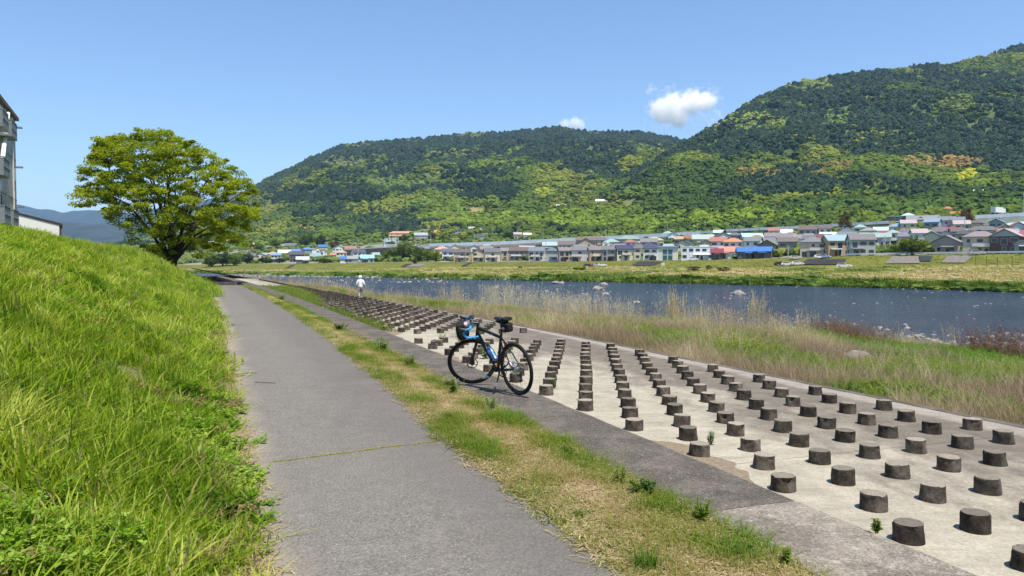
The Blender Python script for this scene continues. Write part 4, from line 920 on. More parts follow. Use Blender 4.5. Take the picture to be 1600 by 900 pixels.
# ------------------------------------------------------------------ expressway: retaining wall, viaduct, noise barrier
m_bar = conc('barrier_panels', (.50, .57, .63), (.60, .67, .73), (.66, .71, .74), .3).m
m_deck = conc('viaduct_concrete', (.26, .26, .25), (.36, .36, .34), (.2, .2, .19), .2).m
m_dwall = conc('dark_retaining_wall', (.085, .075, .065), (.13, .12, .105), (.17, .16, .14), .2).m
m_beam = simple('pale_parapet', (.55, .54, .5), .7)
def along(pts, step):
    """px, v, distance -> points every step metres"""
    P = [Vector((float(U(px)) * Y, Y, EYE + float(EL(v)) * Y)) for px, v, Y in pts]; out = [P[0]]
    for a, b in zip(P[:-1], P[1:]):
        n = max(1, int((b - a).length / step))
        out += [a.lerp(b, k / n) for k in range(1, n + 1)]
    return out
def wall_run(name, P, th, h0, h1, mat, parent):
    """a wall along points P (top line): from h0 above to h1 below"""
    m = MB()
    for a, b in zip(P[:-1], P[1:]):
        d = (b - a); d.z = 0; d.normalize(); n = Vector((-d.y, d.x, 0)) * th / 2
        V = [p + s_ * n + Vector((0, 0, z)) for p in (a, b) for s_ in (-1, 1) for z in (-h1, h0)]
        m.add(V, [(0, 1, 3, 2), (4, 6, 7, 5), (0, 4, 5, 1), (2, 3, 7, 6), (1, 5, 7, 3), (0, 2, 6, 4)])
    return m.build(name, mat, parent)
vd = empty('viaduct', (0, 0, 0), 0, 'long grey-blue expressway viaduct crossing behind the houses', 'viaduct')
VP = along([(671, 380.5, 600), (740, 378.5, 588), (800, 376.5, 576), (900, 371, 560), (1000, 366.5, 540), (1095, 361.5, 520)], 18)
for a, b in zip(VP[:-1], VP[1:]):
    wall_run('barrier_panel', [a, b], .3, .0, 2.3, m_bar, vd)
wall_run('deck', [p + Vector((0, 5, -3.3)) for p in VP], 10.5, .55, .75, m_deck, vd)
wall_run('parapet', [p - Vector((0, .3, 2.75)) for p in VP], .35, .14, .45, m_beam, vd)
for i in range(1, len(VP), 2):
    p = VP[i] + Vector((0, 5, -4.0)); MB().box((p.x, p.y, p.z - 6), (2.2, 3.0, 12)).box((p.x, p.y, p.z - .4), (3, 8, 1.2)).build('pier', m_deck, vd)
for i in range(0, len(VP), 2):
    p = VP[i] + Vector((0, 10, -2)); MB().tube([p, p + Vector((0, 0, 9)), p + Vector((0, -1.6, 9.6))], .1, 5).build('lamp_post', m_frame, vd)
rw = empty('retaining_wall', (0, 0, 0), 0, 'dark retaining wall with a pale road parapet left of the viaduct', 'wall')
WP = along([(538, 389.5, 640), (600, 386, 620), (671, 382, 600)], 20)
for a, b in zip(WP[:-1], WP[1:]): wall_run('wall_panel', [a - Vector((0, 0, .7)), b - Vector((0, 0, .7))], .6, 0, 8.5, m_dwall, rw)
wall_run('parapet', WP, .4, .25, .65, m_beam, rw)
nb = empty('noise_barrier', (0, 0, 0), 0, 'grey noise barrier along the expressway right of the viaduct', 'barrier')
BP = along([(1095, 362, 520), (1140, 358, 508), (1250, 353, 482), (1330, 348.5, 462), (1388, 345, 447)], 6)
for a, b in zip(BP[:-1], BP[1:]): wall_run('barrier_panel', [a, b], .3, 0, 1.7, m_bar, nb)
for a in BP[::1]: MB().box((a.x, a.y - .22, a.z - .85), (.2, .2, 1.9)).build('post', m_deck, nb)
wall_run('base_wall', [p + Vector((0, .3, -1.65)) for p in BP], .8, 0, .8, m_dwall, nb)
rt = empty('retaining_wall', (0, 0, 0), 0, 'tall ribbed pale retaining wall with grey panels, right edge', 'wall')
TP = along([(1522, 336.5, 372), (1560, 334.5, 369), (1600, 332, 365), (1680, 328, 357)], 7)
m_pw = conc('pale_retaining_wall', (.40, .38, .33), (.50, .47, .42), (.3, .28, .25), .3).m
for a, b in zip(TP[:-1], TP[1:]):
    wall_run('barrier_panel', [a, b], .3, 0, 1.7, m_bar, rt); wall_run('wall_panel', [a + Vector((0, .3, -1.7)), b + Vector((0, .3, -1.7))], .8, 0, 3.6, m_pw, rt)
    p = a; MB().box((p.x, p.y - .4, p.z - 3.4), (.5, .5, 3.4)).build('rib', m_deck, rt)
# lorry on the expressway
def lorry(px, v, Y, L, label):
    X, Z = float(U(px)) * Y, EYE + float(EL(v)) * Y
    o = empty('lorry', (X, Y, Z), .5, label, 'lorry')
    MB().box((0, 0, 2.1), (L, 2.4, 2.7)).build('cargo_box', m_white, o, bevel=.05)
    MB().box((L / 2 + 1.0, 0, 1.7), (1.9, 2.3, 2.2)).build('cab', m_white, o, bevel=.15)
    for x in (-L * .35, -L * .2, L / 2 + .8):
        for y in (-1.05, 1.05): MB().tube([(x, y - .14, .5), (x, y + .14, .5)], .5, 12).build('wheel', m_tyre, o)
m_tyre = simple('black_rubber', (.018, .018, .018), .8, .2)
lorry(1556, 335.0, 384, 7, 'long white lorry passing behind the retaining wall top')

# ------------------------------------------------------------------ cars
def car(px, v, c, turn, label, lo=.6, X=None, Lm=4.2):
    X, Y, Z = hit(px, v, lo)
    o = empty('parked_car', (X, Y, Z + .02), -math.atan2(X, Y) + R(turn), label, 'car', 'cars parked beyond the river')
    L = Lm / 2
    body = [(-L, .35), (-L, .85), (-L * .92, .98), (L * .55, .98), (L * .95, .82), (L, .6), (L, .32), (-L * .9, .28)]
    pm = simple('car_paint', c, .3, .5, .04); 
    MB().prism(body, -.82, .82).build('body', pm, o, bevel=.05)
    cab = [(-L * .88, .98), (-L * .72, 1.46), (L * .10, 1.48), (L * .48, .98)]
    MB().prism(cab, -.70, .70).build('cabin', pm, o, bevel=.05)
    g_ = [(-L * .78, 1.02), (-L * .66, 1.40), (L * .07, 1.41), (L * .36, 1.02)]
    MB().prism(g_, -.73, -.66).build('side_window', m_glass, o); MB().prism(g_, .66, .73).build('side_window', m_glass, o)
    MB().add([(L * .49, -.6, 1.02), (L * .49, .6, 1.02), (L * .14, .58, 1.44), (L * .14, -.58, 1.44)], [(0, 1, 2, 3)]).build('windscreen', m_glass, o)
    for x in (-L * .62, L * .62):
        for y in (-.76, .76):
            w_ = MB().tube([(x, y - .1, .32), (x, y + .1, .32)], .32, 14).build('wheel', m_tyre, o); MB().tube([(x, y - .12, .32), (x, y + .12, .32)], .18, 10).build('rim', m_frame, w_)
    for y in (-.6, .6): MB().box((L - .03, y, .68), (.1, .28, .14)).build('headlight', m_white, o); MB().box((-L + .02, y, .78), (.06, .2, .2)).build('tail_light', simple('red_lens', (.4, .02, .02), .3), o)
car(919, 417.3, (.04, .04, .045), 25, 'black car with its white tailgate open, leftmost on the flood plain'); car(926, 417, (.45, .03, .04), 60, 'red car second in the flood plain row')
car(934, 416.8, (.42, .45, .48), 10, 'silver car in the flood plain row'); car(941, 416.5, (.72, .73, .74), 12, 'white car at the right of the flood plain row')
car(1219, 415.5, (.03, .03, .035), 30, 'dark car on the flood plain left of the white one'); car(1230, 416, (.75, .75, .75), 5, 'white car on the flood plain beside the dark one')
car(1319, 418.5, (.74, .75, .75), -8, 'white car alone near the stone ramp on the flood plain', .6, None, 4.5)
car(1083, 407.5, (.75, .76, .77), 5, 'white car parked before the white villa', .93); car(1243, 405.5, (.6, .58, .55), 8, 'beige van-like car beside the dark brown house', .93); car(1281, 404.5, (.72, .72, .72), 20, 'white car under the balcony house', .93)
car(1246, 415, (.75, .75, .75), 12, 'small white car at the foot of the dark levee slab', .6); car(1527, 398.3, (.5, .5, .48), 5, 'pale car under the taupe balcony house', .95); car(868, 409.5, (.05, .08, .25), 4, 'dark blue car before the glazed entrance', .93); car(1288, 404, (.4, .45, .6), -14, 'pale blue car beside the white one at the balcony house', .93)

# ------------------------------------------------------------------ guardrail, poles, levee slabs, signs
gp = []
for px, v in ((1314, 401.0), (1345, 399.2), (1380, 397.7), (1420, 396.2), (1440, 395.6), (1480, 396.4), (1540, 396.6), (1600, 396.9), (1680, 397)):
    F = float(Ffront(U(px))) * .968; gp.append(Vector((float(U(px)) * F, F, 0)))
gr = empty('guardrail', (0, 0, 0), 0, 'long white guardrail along the levee road on the right', 'guardrail')
GP = [gp[0]]
for a, b in zip(gp[:-1], gp[1:]):
    n = max(1, int((b - a).length / 2.0)); GP += [a.lerp(b, k / n) for k in range(1, n + 1)]
for p in GP: p.z = float(far_z(p.x / p.y, p.y)) + .85
wall_run('beam', GP, .14, .1, .42, m_white, gr)
for p in GP: MB().box((p.x, p.y + .12, p.z - .5), (.13, .13, 1.1)).build('post', m_white, gr)
poles = [(560, 374, 408, 'pole rising before the dark roof on the left'), (836, 379, 410, 'tall white utility pole at the levee edge, centre'), (793, 386, 408, 'thin pole before the pinkish house'), (728, 380, 409, 'thin pole beside the brown terrace'), (898, 372, 405, 'pole at the left end of the long brown roof'), (948, 380, 409, 'pole before the plain grey house'), (993, 376, 406, 'pole between the navy roofs'), (1001, 380, 406, 'shorter pole right beside the one between navy roofs'),
         (1506, 341, 372, 'tan wooden pole above the light blue roof'), (1316, 354, 376, 'pole in front of the brownish tree'), (1231, 384, 404, 'lamp pole before the dark brown house'), (1382, 368, 396, 'pole left of the broad tree'), (809, 356, 372, 'pole behind the viaduct by the cream house'), (692, 350, 366, 'antenna pole above the rust roof'), (770, 352, 372, 'pole above the viaduct right of the cream gable'), (1101, 344, 362, 'lamp pole at the viaduct end'), (1597, 300, 352, 'green pylon mast at the right edge'),
         (1145, 352, 362, 'mast beside the noise barrier'), (1089, 350, 362, 'left lamp pole at the viaduct end'), (853, 378, 395, 'white pole beneath the viaduct')]
m_pole = simple('pole_concrete', (.42, .41, .38), .8)
for px, v0, v1, lab in poles:
    X, Y, Z = hit(px, v1, .97); h_ = (v1 - v0) * Y / 1200
    o = empty('utility_pole', (X, Y, Z), 0, lab, 'pole', 'utility poles in the town')
    MB().tube([(0, 0, -.5), (0, 0, h_)], [.2, .13], 7).build('shaft', m_pole, o); MB().box((0, 0, h_ - .7), (1.8, .12, .12)).box((0, 0, h_ - 1.5), (1.4, .12, .12)).build('crossarm', m_pole, o)
def levee_patch(name, quad, mat, label, cat):
    """a slab laid on the levee slope; corners given by where they are seen"""
    V = []
    for px, v in quad:
        X, Y, Z = hit(px, v, .75); V.append(Vector((X, Y, Z)))
    n = (V[1] - V[0]).cross(V[2] - V[0]).normalized()
    if n.z < 0: n = -n
    mm = MB().add([p + n * .3 for p in V] + [p - n * .3 for p in V], [(0, 1, 2, 3), (7, 6, 5, 4), (0, 4, 5, 1), (1, 5, 6, 2), (2, 6, 7, 3), (3, 7, 4, 0)])
    return tag(mm.build(name, mat), label, cat)
m_black = conc('black_slope_facing', (.022, .02, .02), (.04, .037, .035), (.06, .055, .05), .2).m
m_stone = conc('stone_facing', (.11, .10, .09), (.20, .185, .165), (.28, .26, .23), 1.6).m
levee_patch('slope_facing', [(984, 416), (1020, 416), (1036, 409.5), (998, 409.5)], m_black, 'dark slanted facing on the levee below the bright white house', 'facing')
levee_patch('slope_facing', [(1249, 414.5), (1316, 414.5), (1322, 406), (1262, 406)], m_black, 'black parallelogram facing on the levee below the balcony house', 'facing')
levee_patch('ramp', [(446, 419.5), (451, 419.5), (461, 414.5), (456, 414.5)], m_black, 'dark ramp cut across the levee far left', 'ramp')
levee_patch('ramp', [(626, 417.5), (634, 417.5), (644, 413), (634, 413)], m_black, 'dark ramp on the levee below the tree clump', 'ramp')
levee_patch('ramp', [(721, 416.5), (727, 416.5), (738, 411.5), (731, 411.5)], m_black, 'dark ramp on the levee left of the beige gable', 'ramp')
levee_patch('slope_facing', [(634, 417.5), (655, 417.5), (668, 413.2), (645, 413.2)], m_stone, 'grey stone facing beside the dark ramp under the trees', 'facing')
levee_patch('slope_facing', [(1382, 413), (1436, 412.5), (1434, 402), (1394, 402)], m_stone, 'stone facing on the levee left of the dark culvert', 'facing')
levee_patch('slope_facing', [(1470, 412), (1507, 412), (1519, 402), (1480, 402)], m_stone, 'stone facing on the levee right of the dark culvert', 'facing')
levee_patch('culvert', [(1438, 409.5), (1453, 409.5), (1456, 401.5), (1435, 401.5)], simple('culvert_dark', (.02, .03, .03), .8), 'dark culvert mouth under the guardrail', 'culvert')
for px, v0, v1, wd, c, lab, cat in ((1036, 410, 417, 5, (.62, .62, .6), 'small pale notice board on the levee slope', 'notice board'), (1387, 394.5, 398, 5, (.75, .75, .75), 'white box board beside the guardrail', 'board'), (1417, 387, 398, 4, (.5, .6, .62), 'round pale road mirror by the guardrail', 'mirror'), (1461, 386, 398, 2, (.55, .14, .03), 'orange marker pole behind the guardrail', 'marker pole')):
    X, Y, Z = hit(px, v1, .86 if v1 > 405 else .965); k = Y / 1200; h_ = (v1 - v0) * k
    o = empty(cat.replace(' ', '_'), (X, Y, Z), -math.atan2(X, Y), lab, cat)
    MB().tube([(0, 0, -.3), (0, 0, h_ * .95)], .06 if wd > 2 else .16, 6).build('post', m_pole if wd > 2 else simple('orange_paint', c), o)
    if cat == 'mirror': MB().tube([(0, -.1, h_ - .4), (0, -.02, h_ - .4)], .42, 16).build('mirror_face', simple('mirror_glass', c, .15, .7), o)
    elif wd > 2: MB().box((0, -.08, h_ * .6), (wd * k, .06, h_ * .7)).build('panel', simple('board_paint', c), o)
for i, px in enumerate((1524, 1541, 1558, 1581)):
    X, Y, Z = hit(px, 417 + i, .5)
    tag(MB().tube([(X, Y, Z - .3), (X, Y, Z + 18 * Y / 1200)], .07, 6).build('net_pole', simple('dark_metal', (.05, .06, .06), .5)), ('leftmost', 'second from left', 'third from left', 'rightmost')[i] + ' of the thin dark poles on the flood plain at right', 'pole', 'thin poles on the flood plain')

# ------------------------------------------------------------------ apartment block and shed behind the bank
m_apt = Mat('grey_tile_wall', .8, .3); f = m_apt.noise(1.5, 5, .6); br = m_apt.n("ShaderNodeTexBrick", i_Scale=1.0); m_apt.l(m_apt.coord(), br.inputs['Vector'])
m_apt.base(m_apt.ramp(f, [(.3, (.42, .43, .37)), (.7, (.52, .53, .46))])); m_apt = m_apt.m
m_apt2 = simple('pale_parapet_plaster', (.58, .55, .47), .8)
a_d = Vector((-.445, .896, 0)).normalized(); a_n = Vector((.896, .445, 0)).normalized()
corner = Vector((float(U(28.5)) * 60, 60, 0))
bl = empty('apartment_block', corner, math.atan2(a_d.y, a_d.x) - math.pi / 2, 'grey four-storey apartment block cut by the left edge, with balconies', 'building')
# local: +y runs away from the viewer along the face, the visible face is x = 0, block lies to -x and -y
Ht = 12.7
MB().box((-6, -15, Ht / 2), (12, 30, Ht)).build('wall', m_apt, bl)
MB().box((-6, -15, Ht + .12), (12.5, 30.5, .24)).build('roof', simple('roof_edge_brown', (.20, .13, .08), .7), bl)
MB().box((-2.4, -1.8, Ht + .9), (3.2, 2.6, 1.5)).build('stair_tower', m_apt2, bl)
for k in range(5):
    z = .4 + k * 3.06
    MB().box((.012, -15, z), (.03, 30, .05)).build('joint', simple('joint_dark', (.14, .14, .13)), bl)
for y in (-1.9, -5.6, -9.3, -13):
    MB().box((.05, y, Ht / 2), (.1, .16, Ht - .1)).build('pilaster', m_apt2, bl)
m_ext = simple('grey_metal', (.20, .23, .24), .5, .4, .15)
for k in range(4):
    z = 1.2 + 3.06 * k
    for y in ((-7.4, -11.6) if k in (1, 3) else (-11.6,)):
        b = MB().box((.4, y, z), (.8, 2.6, .15)); bal = b.build('balcony', m_ext, bl)
        r_ = MB().box((.77, y, z + 1.05), (.05, 2.6, .06)).box((.77, y, z + .5), (.05, 2.6, .04)).box((.4, y - 1.28, z + 1.05), (.8, .05, .06)).box((.4, y + 1.28, z + 1.05), (.8, .05, .06))
        for q in range(9): r_.box((.77, y - 1.3 + q * .325, z + .55), (.035, .035, 1.0))
        r_.box((.4, y - 1.27, z + .55), (.7, .02, .9)).build('railing', m_ext, bal)
        MB().box((.02, y, z + 1.1), (.06, 1.6, 2.0)).build('window', m_glass, bl)
    MB().box((.02, -.95, z + 1.2), (.06, .7, 1.1)).build('window', m_glass, bl)
    MB().box((.25, -.3, z + 1.75), (.5, .35, .12)).build('vent_hood', m_ext, bl)
for y0, z0, y1, z1 in ((-9.6, 8.4, -6.3, 12.2), (-13, 5.3, -9.6, 8.4)):
    MB().tube([(.3, y0, z0), (.3, y1, z1)], .14, 6).build('brace', m_white, bl)
scx = float(U(94)) * 90; shw = 9.0; zr = EYE + float(EL(350)) * 90; sl_ = math.tan(math.radians(15))
sh_ = empty('shed', (scx, 90, 0), -math.atan2(scx, 90), 'white shed end wall with dark sloping roof edge behind the bank', 'shed')
MB().prism([(-shw, -1), (0, -1), (0, zr - .15), (-shw, zr - .15 + shw * sl_)], 0, 9).build('wall', simple('white_shed_wall', (.74, .73, .66), .8, .2, .05), sh_)
m_re = simple('dark_roof_edge', (.05, .035, .03), .6)
MB().prism([(-shw - .3, zr - .15 + (shw + .3) * sl_), (.35, zr - .15 - .35 * sl_), (.35, zr + .12 - .35 * sl_), (-shw - .3, zr + .12 + (shw + .3) * sl_)], -.06, 9.3).build('roof', m_re, sh_)
MB().box((.12, -.12, zr / 2 - .3), (.2, .2, zr - .4)).build('downpipe', m_re, sh_)
# ================================================================== OBJECTS NEAR THE PATH
# ------------------------------------------------------------------ concrete pegs
def peg_mat():
    m = Mat('peg_concrete', .95, .2); a = m.noise(7, 6, .75); b = m.noise(45, 4, .75)
    oi = m.n("ShaderNodeObjectInfo")
    c = m.ramp(a, [(.36, (.032, .025, .019)), (.5, (.072, .059, .047)), (.66, (.16, .135, .11))])
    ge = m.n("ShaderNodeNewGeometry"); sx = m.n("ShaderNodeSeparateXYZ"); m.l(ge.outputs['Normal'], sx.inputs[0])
    c = m.mix(m.math('MULTIPLY', m.gray(sx.outputs['Z'], .75, .95), .9), c, m.ramp(b, [(.3, (.15, .132, .108)), (.6, (.26, .235, .195)), (.8, (.36, .33, .28))]))   # grey top, sunlit lightness put into the colour of upward faces
    c = m.mix(m.gray(b, .62, .72), c, (.21, .195, .17)); c = m.mix(m.gray(b, .36, .28), c, (.02, .017, .014))
    c = m.mix(1.0, c, m.ramp(oi.outputs['Random'], [(0, (.6,) * 3), (1, (1.4,) * 3)]), 'MULTIPLY')
    m.base(c); m.bump(m.math('ADD', a, b), .9, .012); return m.m
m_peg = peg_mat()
def peg_mesh(seed):
    r = random.Random(seed); n = 22; Rr = .1; H = .127; V = []; F = []
    prof = [(Rr * 1.03, -.06), (Rr * 1.02, .01), (Rr, .06), (Rr * 1.0, H - .018), (Rr * .975, H - .004), (Rr * .91, H + .002), (Rr * .45, H + .003)]
    chips = [(r.uniform(0, 6.28), r.uniform(.18, .5), r.uniform(.004, .024)) for _ in range(6)]
    for k, (q, z) in enumerate(prof):
        for j in range(n):
            a = 2 * math.pi * j / n; rr = q + r.uniform(-.0022, .0022)
            zz = z
            for ca, cw, cdp in chips:
                d = abs((a - ca + math.pi) % (2 * math.pi) - math.pi)
                if d < cw and k in (2, 3, 4): rr -= cdp * (1 - d / cw) * (1.0 if k > 2 else .5); zz -= cdp * .6 * (k > 2)
            V.append((rr * math.cos(a), rr * math.sin(a), zz + r.uniform(-.0015, .0015)))
    for k in range(len(prof) - 1):
        for j in range(n): F.append((k * n + j, k * n + (j + 1) % n, (k + 1) * n + (j + 1) % n, (k + 1) * n + j))
    F.append(tuple((len(prof) - 1) * n + j for j in range(n)))
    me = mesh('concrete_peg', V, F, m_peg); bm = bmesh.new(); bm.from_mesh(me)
    for f in bm.faces: f.smooth = True
    for e in bm.edges:
        if len(e.link_faces) == 2 and e.calc_face_angle(0) > .6: e.smooth = False
    bm.to_mesh(me); bm.free(); return me
pegk = [peg_mesh(i) for i in range(8)]
NTH = ['lowest', 'second', 'third', 'fourth', 'fifth', 'sixth', 'seventh', 'eighth', 'ninth', 'tenth', 'eleventh', 'twelfth', 'thirteenth']
CN = {1: 'first column right of the bicycle', 0: 'second column right of the bicycle', -1: 'third column right of the bicycle', -2: 'fourth column right of the bicycle', -3: 'fifth column right of the bicycle', -4: 'sixth column right of the bicycle', -5: 'seventh column right of the bicycle', -6: 'eighth column right of the bicycle', -7: 'ninth column right of the bicycle', -8: 'tenth column right of the bicycle', -9: 'eleventh column right of the bicycle', -10: 'twelfth column right of the bicycle',
      2: 'column seen through the rear wheel', 3: 'column between the bicycle wheels', 4: 'column seen through the front wheel', 5: 'column left of the front wheel', 6: 'column farthest left in the near field'}
cand = []
for j in range(-12, 70):
    for k in range(13):
        s_ = 8.9 + 1.247 * j + .6234 * k + random.gauss(0, .008); t_ = 4.37 + .31 * k + random.gauss(0, .006)
        if t_ > edge_t(s_) - .55: continue
        X, Y = ST(s_, t_); X, Y = float(X), float(Y)
        if s_ < 1 or s_ > 88: continue
        if 18.3 < Y < 20.5: continue
        if 16.9 < Y < 22.5 and X > .35 and k > 8 and Y > 18.1: continue
        if s_ > 33:
            g0 = np.interp(s_, [33, 43, 52, 62, 80], [4.25, 5.3, 6.2, 6.3, 6.4])
            if t_ < g0: continue
        px = 800 + 1200 * X / Y; v = 410 + 1200 * 1.85 / Y
        if px > 1625 or v > 925: continue
        cand.append((math.hypot(X, Y), X, Y, j, k, float(apron_z(s_, t_)), s_))
cand.sort()
near = cand[:300]; rest = cand[300:]
print('pegs', len(cand))
def ORD(n): return '%d%s' % (n, {1: 'st', 2: 'nd', 3: 'rd'}.get(n % 10 if n not in (11, 12, 13) else 0, 'th'))
JF = min(c[3] for c in near if c[2] > 18.4)
for d, X, Y, j, k, z, s_ in near:
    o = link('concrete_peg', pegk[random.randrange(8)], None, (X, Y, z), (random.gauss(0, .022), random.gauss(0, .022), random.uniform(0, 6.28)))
    o.scale = (random.uniform(.97, 1.04),) * 2 + (random.uniform(.93, 1.06),)
    if Y < 18.4: tag(o, 'stubby dark concrete peg, %s from kerb in %s' % (NTH[k] if k else 'first', CN.get(j, 'column at right')), 'concrete peg', 'concrete pegs of the near field')
    else: tag(o, 'small dark concrete peg, %s row from kerb, %s column of the far field' % (ORD(k + 1), ORD(j - JF + 1)), 'concrete peg', 'concrete pegs of the far field')
if rest:
    V = []; F = []
    pm_ = pegk[0]; pv = np.array([v.co[:] for v in pm_.vertices]); pf = [tuple(p.vertices) for p in pm_.polygons]
    for d, X, Y, j, k, z, s_ in rest:
        b = len(V); V += (pv + np.array((X, Y, z))).tolist(); F += [tuple(i + b for i in f) for f in pf]
    tag(obj('concrete_pegs_far', V, F, m_peg), 'farthest dark concrete pegs running on along the river', 'concrete pegs', None, 'stuff')

# ------------------------------------------------------------------ bicycle
m_black = simple('satin_black_frame', (.012, .012, .013), .38, .5, .1)
m_blk2 = simple('matt_black_fabric', (.018, .018, .02), .85, .2, .3, 30, 0, .4)
m_blue = simple('sky_blue_bar_tape', (.02, .27, .55), .5, .4, .06, 60, 0, .3)
m_alu = simple('bare_alloy', (.55, .55, .56), .3, .5, .08, 8, .9)
m_dalu = simple('dark_alloy', (.06, .06, .065), .35, .5, .1, 8, .6)
m_red = simple('red_reflector', (.35, .015, .015), .25, .5)
RC = Vector((float(U(811)) * 9.76, 9.76, .010))
bike = empty('bicycle', RC, math.atan2(.81, -.585), 'black road bicycle with sky blue bar tape standing on its kickstand', 'bicycle')
LEAN = -R(7.0); bike.rotation_euler = (LEAN, 0, math.atan2(.81, -.585))
RH = Vector((0, 0, .34)); FH = Vector((1.0, 0, .34)); BB = Vector((.42, 0, .275)); ST_ = Vector((.275, 0, .735)); SD = Vector((.20, 0, .965))
ax = Vector((-.309, 0, .951)).normalized(); CR = Vector((.842, 0, .70)); HT = CR + ax * .155
STEER = Matrix.Translation(CR) @ Matrix.Rotation(R(56), 4, ax) @ Matrix.Translation(-CR)
def xf(mb, M): mb.V = [tuple(M @ Vector(v)) for v in mb.V]; return mb
def wheel(c, M, rear):
    C_ = lambda r, n, y=0: [c + Vector((r * math.cos(2 * math.pi * k / n), y, r * math.sin(2 * math.pi * k / n))) for k in range(n)]
    rim = MB().tube(C_(.305, 48), .0125, 8, closed=True).tube(C_(.293, 48), .010, 6, closed=True)
    w = xf(rim, M).build('wheel', m_black, bike, True)
    xf(MB().tube(C_(.321, 56), .0205, 10, closed=True), M).build('tyre', m_tyre, w, True)
    hub = MB().tube([c + Vector((0, -.055, 0)), c + Vector((0, .055, 0))], .016, 10).tube([c + Vector((0, -.036, 0)), c + Vector((0, -.03, 0))], .03, 14).tube([c + Vector((0, .03, 0)), c + Vector((0, .036, 0))], .03, 14)
    xf(hub, M).build('hub', m_alu if rear else m_dalu, w, True)
    sp = MB()
    for k in range(28):
        a = 2 * math.pi * k / 28; b = a + (.5 if k % 4 < 2 else -.5); y = .033 if k % 2 else -.033
        sp.tube([c + Vector((.028 * math.cos(b), y, .028 * math.sin(b))), c + Vector((.3 * math.cos(a), 0, .3 * math.sin(a)))], .0011, 4)
    o = xf(sp, M).build('spokes', m_dalu, w); o['kind'] = 'stuff'
    dr = MB().tube([c + Vector((.072 * math.cos(k * .2618), .048, .072 * math.sin(k * .2618))) for k in range(24)], .006, 5, closed=True)
    for k in range(5): dr.tube([c + Vector((0, .048, 0)), c + Vector((.07 * math.cos(k * 1.2566), .048, .07 * math.sin(k * 1.2566)))], .004, 4)
    dr.tube([c + Vector((0, .043, 0)), c + Vector((0, .052, 0))], .035, 12)
    xf(dr, M).build('brake_disc', m_alu if rear else m_dalu, w)
    if rear:
        cs = MB()
        for i, r_ in enumerate((.055, .048, .042, .036, .03)): cs.tube([c + Vector((0, -.04 - i * .005, 0)), c + Vector((0, -.043 - i * .005, 0))], r_, 18)
        cs.build('cassette', m_alu, w)
    return w
I4 = Matrix.Identity(4)
wheel(RH, I4, True); wheel(FH, STEER, False)
fr_ = MB().tube([HT - ax * .02, HT - ax * .03 + Vector((-.02, 0, -.005)), ST_ + Vector((.0, 0, -.015))], [.023, .024, .020], 12)
fr_.tube([CR + ax * .035, BB], [.030, .026], 12).tube([BB, ST_ + Vector((-.012, 0, .03))], [.021, .0195], 12).tube([CR - ax * .005, HT], [.024, .022], 14)
fr_.tube([BB + Vector((0, -.045, 0)), BB + Vector((0, .045, 0))], .024, 14)
for y in (-1, 1):
    fr_.tube([BB + Vector((-.02, y * .025, 0)), BB + Vector((-.18, y * .05, .02)), RH + Vector((0, y * .066, 0))], [.014, .012, .009], 8)
    fr_.tube([ST_ + Vector((.0, y * .012, -.03)), ST_ + Vector((-.07, y * .04, -.12)), RH + Vector((0, y * .066, .01))], [.011, .010, .008], 8)
fr = fr_.build('frame', m_black, bike, True)
MB().box(tuple(CR.lerp(BB, .16) + Vector((.0, .026, .03))), (.03, .004, .05), 0, -.6).build('frame_decal', simple('orange_decal', (.45, .10, .03), .4), fr)
MB().box(tuple(HT.lerp(ST_, .62) + Vector((0, .0185, -.03))), (.07, .004, .012), 0, .22).build('frame_lettering', m_white, fr)
fk = MB().tube([CR + ax * .0, CR - ax * .03], .024, 12)
for y in (-1, 1): fk.tube([CR + Vector((0, y * .02, -.01)), CR + Vector((.03, y * .05, -.09)), CR.lerp(FH, .6) + Vector((.0, y * .055, 0)), FH + Vector((0, y * .055, 0))], [.018, .017, .014, .009], 8)
fk.tube([FH + Vector((-.02, .065, .06)), FH + Vector((-.03, .065, .13))], .02, 8)
xf(fk, STEER).build('fork', m_black, bike, True)
# handlebar
CL = HT + ax * .035 + Vector((.095, 0, .03))
st = MB().tube([HT, HT + ax * .04], .021, 12).tube([HT + ax * .03, CL], .017, 10)
xf(st, STEER).build('stem', m_black, bike, True)
def bar_curve(y):
    c = CL; p = []
    p += [c + Vector((0, y * .13, 0)), c + Vector((0, y * .165, 0)), c + Vector((.015, y * .20, -.002)), c + Vector((.075, y * .21, -.008)), c + Vector((.105, y * .212, -.04)), c + Vector((.095, y * .215, -.085)), c + Vector((.055, y * .22, -.118)), c + Vector((-.005, y * .222, -.128)), c + Vector((-.075, y * .224, -.13))]
    q = []
    for a, b, c2, d in zip([p[0]] + p[:-2], p[:-1], p[1:], p[2:] + [p[-1]]):
        for t in (0, .33, .66): q.append(.5 * ((2 * b) + (-a + c2) * t + (2 * a - 5 * b + 4 * c2 - d) * t * t + (-a + 3 * b - 3 * c2 + d) * t ** 3))
    return q + [p[-1]]
hbp = xf(MB().tube([CL + Vector((0, -.135, 0)), CL + Vector((0, .135, 0))], .0165, 10), STEER).build('handlebar', m_black, bike, True)
for y in (-1, 1):
    xf(MB().tube(bar_curve(y), .0165, 9), STEER).build('bar_tape', m_blue, hbp, True)
    h = CL + Vector((.085, y * .211, -.005))
    lv = MB().tube([h + Vector((-.01, 0, 0)), h + Vector((.04, 0, .022)), h + Vector((.062, 0, .05))], [.024, .024, .016], 8)
    lv.tube([h + Vector((.05, y * .006, .02)), h + Vector((.07, y * .01, -.04)), h + Vector((.052, y * .012, -.10))], [.009, .008, .005], 6)
    xf(lv, STEER).build('brake_lever', m_black, bike, True)
cb = MB()
